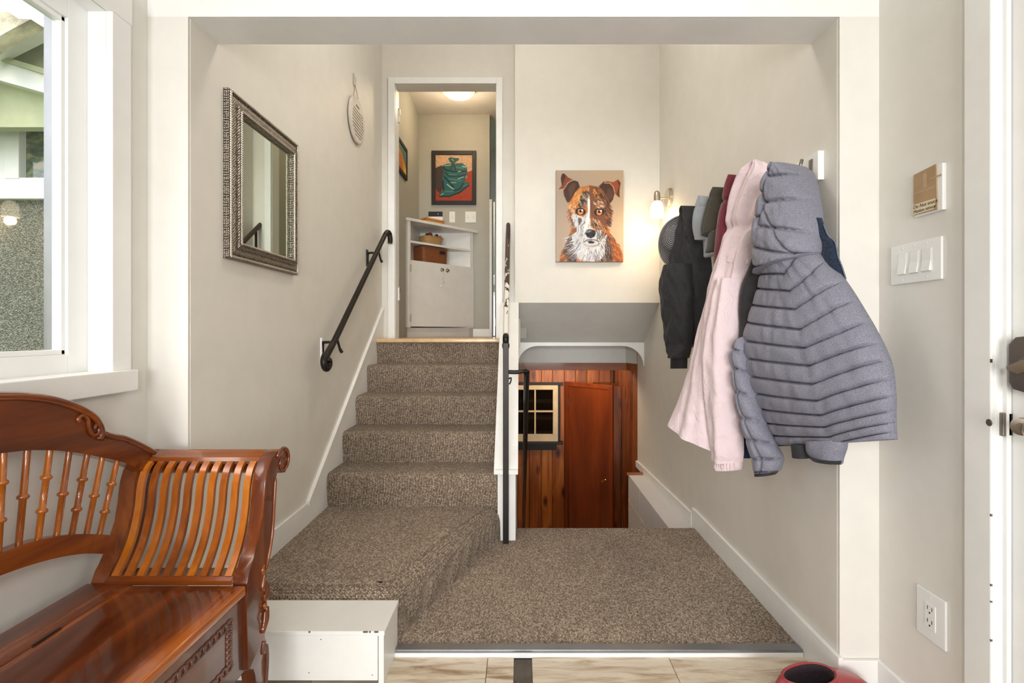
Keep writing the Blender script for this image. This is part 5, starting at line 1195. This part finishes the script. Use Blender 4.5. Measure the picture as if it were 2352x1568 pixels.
# ------------------------------------------------------------------ bench
KS = .95                                            # bench measured at arm's length from the wall, brought to size
def bp(x, y, h): return (x * KS, y * KS, max(0.0, CZ + h * KS))
def yz(pts): return [(y * KS, max(0.0, CZ + h * KS)) for y, h in pts]
CB = .83                                            # middle of the bench
def mir(pts): return [(2 * CB - y, h) for y, h in pts]
t = empty('storage_bench', (-.95, CB * KS, 0), 'polished mahogany storage bench with scrolled slatted arms and a carved spindle back under the window', 'bench')
inner = [(1.414, -.711), (1.428, -.682), (1.455, -.652), (1.480, -.612), (1.500, -.560), (1.510, -.515), (1.517, -.455), (1.530, -.422), (1.555, -.396), (1.585, -.380)]
scroll = [(1.612, -.377), (1.642, -.383), (1.664, -.402), (1.672, -.428), (1.664, -.450), (1.645, -.462), (1.622, -.456), (1.608, -.442)]
outer = [(1.590, -.440), (1.578, -.462), (1.570, -.53), (1.562, -.60), (1.554, -.64), (1.534, -.69), (1.516, -.72)]
low_o = [(1.510, -.745), (1.520, -.78), (1.529, -.83), (1.528, -.88), (1.512, -.912), (1.508, -.922), (1.528, -.945), (1.533, -.99), (1.525, -1.06), (1.512, -1.12), (1.506, -1.24)]
low_i = [(1.470, -1.24), (1.466, -1.05), (1.463, -1.0), (1.452, -.972), (1.436, -.962), (1.428, -.966), (1.420, -.958), (1.414, -.80)]
fs = inner + scroll + outer + low_o + low_i
rs_ = inner + scroll[:] + outer + [(1.505, -.76), (1.505, -1.24), (1.455, -1.24), (1.414, -.80)]
def slabx(pts, x0, x1, bev=.004):
    bm = B(); prism(bm, yz(pts), 'X', x0 * KS, x1 * KS, bev); bmesh.ops.triangulate(bm, faces=[f for f in bm.faces if len(f.verts) > 4]); return bm
for mm in (False, True):
    g = mir if mm else (lambda p: p)
    s1 = obj('arm_post', slabx(g(fs), -.813, -.772), M['mahZ'], t, smooth=True, auto=35)
    s2 = obj('arm_post', slabx(g(rs_), -1.215, -1.168), M['mahZ'], t, smooth=True, auto=35)
    bm = B(); c = g([(1.622, -.418)])[0]; tube(bm, [bp(-1.17, *c), bp(-.812, *c)], .036, 20); obj('arm_rail', bm, M['mahX'], t, smooth=True, auto=40)
    top_in = g([(1.556, -.402), (1.562, -.391), (1.60, -.378), (1.63, -.40), (1.59, -.425)]); bm = B(); prism(bm, yz(top_in), 'X', -1.17 * KS, -.812 * KS, .002); obj('arm_rail', bm, M['mahX'], t, smooth=True, auto=35)
    lo = g([(1.408, -.712), (1.408, -.700), (1.418, -.692), (1.47, -.692), (1.47, -.712)]); bm = B(); prism(bm, yz(lo), 'X', -1.17 * KS, -.812 * KS, .002); obj('arm_rail', bm, M['mahX'], t)
    cl = smoothpath([Vector((0, y, h)) for y, h in g([(1.416, -.69), (1.450, -.650), (1.480, -.600), (1.502, -.53), (1.512, -.465), (1.530, -.42), (1.552, -.40)])], 4)
    for i in range(10):
        x = -1.148 + .0357 * i; bm = B()
        fr, bk_ = [], []
        for j, p in enumerate(cl):
            tg = (cl[min(j + 1, len(cl) - 1)] - cl[max(j - 1, 0)]).normalized(); nn = Vector((0, -tg.z, tg.y)); sgn = -1 if mm else 1
            fr.append(p); bk_.append(p - nn * .011 * sgn)
        ring = [(p.y, p.z) for p in fr] + [(p.y, p.z) for p in bk_[::-1]]
        prism(bm, yz(ring), 'X', (x - .0096) * KS, (x + .0096) * KS); bmesh.ops.triangulate(bm, faces=[f for f in bm.faces if len(f.verts) > 4])
        obj('slat', bm, M['mah_slat'], t, smooth=True, auto=40)
    # volute lines and carving on the front posts
    bm = B(); vol = []
    cy, ch = 1.628, -.420
    for k in range(30):
        a = math.radians(150 - 470 * k / 29); r = .048 * (1 - .75 * k / 29); vol.append(bp(-.770, *g([(cy + r * math.cos(a), ch + r * math.sin(a))])[0]))
    tube(bm, vol, [.005 * (1 - .5 * k / 29) for k in range(30)], 6); obj('carved_scroll', bm, M['mahZ'], s1, smooth=True)
    bm = B(); tube(bm, smoothpath([bp(-.771, *q) for q in g(outer[1:])], 4), .0045, 6); obj('bead_edge', bm, M['mahZ'], s1, smooth=True)
    bm = B(); tube(bm, smoothpath([bp(-.771, *q) for q in g([(1.505, -.930), (1.500, -.955), (1.508, -.965), (1.520, -.952), (1.526, -.99), (1.518, -1.06), (1.505, -1.12), (1.50, -1.2)])], 5), .0055, 6); obj('bead_edge', bm, M['mah_dark'], s1, smooth=True)
    def carve(pts, r0): 
        bm = B(); q = smoothpath([bp(-.770, *p) for p in g(pts)], 6); n = len(q); tube(bm, q, [r0 * (.35 + .65 * math.sin(math.pi * (.12 + .8 * j / n))) for j in range(n)], 8); return obj('carved_leaf', bm, M['mahZ'], s1, smooth=True)
    carve([(1.506, -.700), (1.497, -.712), (1.503, -.725), (1.512, -.716)], .006); carve([(1.508, -.728), (1.503, -.745), (1.497, -.768), (1.505, -.775)], .006)
    carve([(1.510, -.752), (1.520, -.775), (1.522, -.80), (1.510, -.805), (1.508, -.79)], .008); carve([(1.508, -.765), (1.515, -.785), (1.512, -.802)], .005)
    carve([(1.514, -.818), (1.506, -.822), (1.510, -.834)], .006); carve([(1.522, -.835), (1.518, -.865), (1.502, -.888), (1.498, -.900)], .009); carve([(1.512, -.842), (1.506, -.872), (1.497, -.884)], .006)
# seat lid, chest
bm = B(); box(bm, -1.218 * KS, -.768 * KS, (2 * CB - 1.404) * KS, 1.404 * KS, W(-.738 * KS), W(-.710 * KS), .007, 3); obj('seat', bm, M['mah_seat'], t, smooth=True, auto=40)
obj('seat_rail', box(B(), -1.222 * KS, -1.10 * KS, (2 * CB - 1.412) * KS, 1.412 * KS, W(-.739 * KS), W(-.7085 * KS), .003), M['mah_seat'], t)
h_ = obj('hinge_gap', box(B(), -1.104 * KS, -1.098 * KS, 1.13 * KS, 1.20 * KS, W(-.7095 * KS), W(-.7075 * KS)), M['dark'], t)
apr = obj('apron', box(B(), -.800 * KS, -.786 * KS, (2 * CB - 1.43) * KS, 1.43 * KS, W(-.968 * KS), W(-.738 * KS), .003), M['mah_dark'], t)
obj('chest', box(B(), -1.20 * KS, -.801 * KS, (2 * CB - 1.42) * KS, 1.42 * KS, W(-.968 * KS), W(-.739 * KS), .003), M['mahY'], t)
def ring(y, h, ry, rh):
    bm = B(); tube(bm, [bp(-.7845, y + ry * math.cos(2 * math.pi * j / 16), h + rh * math.sin(2 * math.pi * j / 16)) for j in range(17)], .0032, 6, cap=False); return obj('chain_link', bm, M['mah_dark'], apr, smooth=True)
ya_, yb_ = 2 * CB - 1.350, 1.350
n1 = int((yb_ - ya_) / .0235)
vis = [ya_ + (yb_ - ya_) * i / n1 for i in range(n1 + 1)]
for y in vis: ring(y, -.789, .0155, .0105); ring(y, -.905, .0155, .0105)
for i in range(1, 8): ring(yb_, -.789 - .0145 * i, .0105, .0105); ring(ya_, -.789 - .0145 * i, .0105, .0105)
# carved back
XB0, XB1 = -1.190, -1.152
topc = [(CB, -.128), (.98, -.129), (1.126, -.144), (1.185, -.154), (1.240, -.170), (1.30, -.196), (1.345, -.226), (1.368, -.256), (1.374, -.280), (1.368, -.294)]
shou = [(1.385, -.282), (1.42, -.297), (1.4546, -.3086), (1.50, -.333), (1.54, -.357), (1.574, -.380)]
botc = [(1.535, -.432), (1.50, -.405), (1.44, -.372), (1.38, -.346), (1.2876, -.309), (1.20, -.283), (1.126, -.271), (1.0, -.258), (CB, -.252)]
def sp2(p, n=5): return [(v.y, v.z) for v in smoothpath([Vector((0, y, h)) for y, h in p], n)]
tc, bc_ = sp2(topc), sp2(botc)
half = tc + shou + bc_
full = tc + shou + bc_[:-1] + [(2 * CB - y, h) for y, h in (bc_[:-1][::-1])][0:] 
left = [(2 * CB - y, h) for y, h in (tc + shou + bc_)][::-1]
crest = obj('crest_rail', slabx(half, XB0, XB1, .003), M['mahY'], t, smooth=True, auto=35)
obj('crest_rail', slabx([(2 * CB - y, h) for y, h in half], XB0, XB1, .003), M['mahY'], t, smooth=True, auto=35)
for mm in (False, True):
    g = mir if mm else (lambda p: p)
    bm = B(); tube(bm, [bp(XB1 + .002, *q) for q in g(tc)], .0095, 8); obj('crest_moulding', bm, M['mahY'], crest, smooth=True)
    bm = B(); tube(bm, smoothpath([bp(XB1 + .001, *q) for q in g(shou)], 4), .008, 8); obj('shoulder_moulding', bm, M['mahY'], crest, smooth=True)
    bm = B(); tube(bm, smoothpath([bp(XB1 + .003, *q) for q in g([(1.305, -.234), (1.302, -.226), (1.315, -.219), (1.330, -.232), (1.334, -.255), (1.345, -.276), (1.362, -.276), (1.366, -.260), (1.356, -.252), (1.350, -.262)])], 6), .0052, 8); obj('carved_scroll', bm, M['mahY'], crest, smooth=True)
    lr = [(CB, -.484), (1.0, -.486), (1.126, -.4925), (1.2067, -.4995), (1.3127, -.5297), (1.424, -.578), (1.44, -.586)]; lb = [(1.43, -.632), (1.409, -.625), (1.3256, -.587), (1.2288, -.559), (1.126, -.543), (1.0, -.535), (CB, -.532)]
    obj('lower_rail', slabx(g(sp2(lr) + sp2(lb)), XB0 + .004, XB1 - .004, .003), M['mahY'], t, smooth=True, auto=35)
    tops = [1.4546, 1.403, 1.354, 1.30, 1.247, 1.19, 1.135, 1.083, 1.03, .978, .926, .875]; bots = [1.391, 1.35, 1.306, 1.263, 1.215, 1.168, 1.122, 1.075, 1.025, .975, .925, .875]
    for i, (yt, yb) in enumerate(zip(tops, bots)):
        ht = np.interp(yt, [q[0] for q in bc_[::-1]], [q[1] for q in bc_[::-1]]) + .006; hb = np.interp(yb, [q[0] for q in lr], [q[1] for q in lr]) - .006
        a, b = Vector(bp(-1.171, *g([(yb, hb)])[0])), Vector(bp(-1.171, *g([(yt, ht)])[0])); L = (b - a).length; pr = [(.0066, 0)]
        for f in ((.32, .68) if i % 2 == 0 else (.50,)):
            pr += [(.0068, L * f - .0062), (.0105, L * f - .0035), (.0120, L * f), (.0105, L * f + .0035), (.0068, L * f + .0062)]
        pr.append((.0066, L)); bm = B(); lathe(bm, pr, a, b - a, 12); obj('spindle', bm, M['mah_slat'], t, smooth=True, auto=60)

# ------------------------------------------------------------------ red clog by the baseboard
t = empty('red_clog', (.93, 1.50, 0), 'red rubber slip-on clog with a dark fleece lining on the floor by the white baseboard', 'shoe')
def clog(s, h, sc=1.0): pass
cxs, cys = .945, 1.548
def ring_c(x0, x1, w, z, tilt=0, n=28):
    out = []
    for j in range(n):
        a = 2 * math.pi * j / n; cx = (x0 + x1) / 2; rx = (x1 - x0) / 2
        out.append(Vector((cx + rx * math.cos(a), cys + w * math.sin(a) * (1 + .12 * math.cos(a)), z + tilt * math.cos(a))))
    return out
bm = B(); R_ = [ring_c(.79, 1.09, .050, .004), ring_c(.782, 1.10, .056, .02), ring_c(.785, 1.10, .056, .05), ring_c(.79, 1.085, .053, .078, -.002), ring_c(.80, 1.05, .052, .098, .004), ring_c(.812, .972, .050, .108, .010), ring_c(.818, .966, .046, .110, .010), ring_c(.815, .968, .044, .095, .010), ring_c(.81, 1.0, .042, .05), ring_c(.82, 1.03, .036, .03)]
V = [[bm.verts.new(p) for p in r] for r in R_]
for k, (a, b) in enumerate(zip(V[:-1], V[1:])):
    for j in range(28):
        f = bm.faces.new([a[j], a[(j + 1) % 28], b[(j + 1) % 28], b[j]]); f.material_index = 1 if k >= 6 else 0
bm.faces.new(V[0][::-1]); f = bm.faces.new(V[-1]); f.material_index = 1
o = obj('upper', bm, M['redboot'], t, smooth=True); o.data.materials.append(M['bootlining'])
bm = B(); tube(bm, [*R_[5], R_[5][0]], .0045, 8); obj('rim', bm, M['redboot'], t, smooth=True)
bm = B(); V = [[bm.verts.new(p) for p in r] for r in (ring_c(.788, 1.092, .051, .0), ring_c(.778, 1.104, .060, .004), ring_c(.778, 1.104, .060, .018), ring_c(.785, 1.098, .054, .019))]
for a, b in zip(V[:-1], V[1:]):
    for j in range(28): bm.faces.new([a[j], a[(j + 1) % 28], b[(j + 1) % 28], b[j]])
bm.faces.new(V[0][::-1]); bm.faces.new(V[-1]); obj('sole', bm, M['redboot'], t, smooth=True, auto=40)
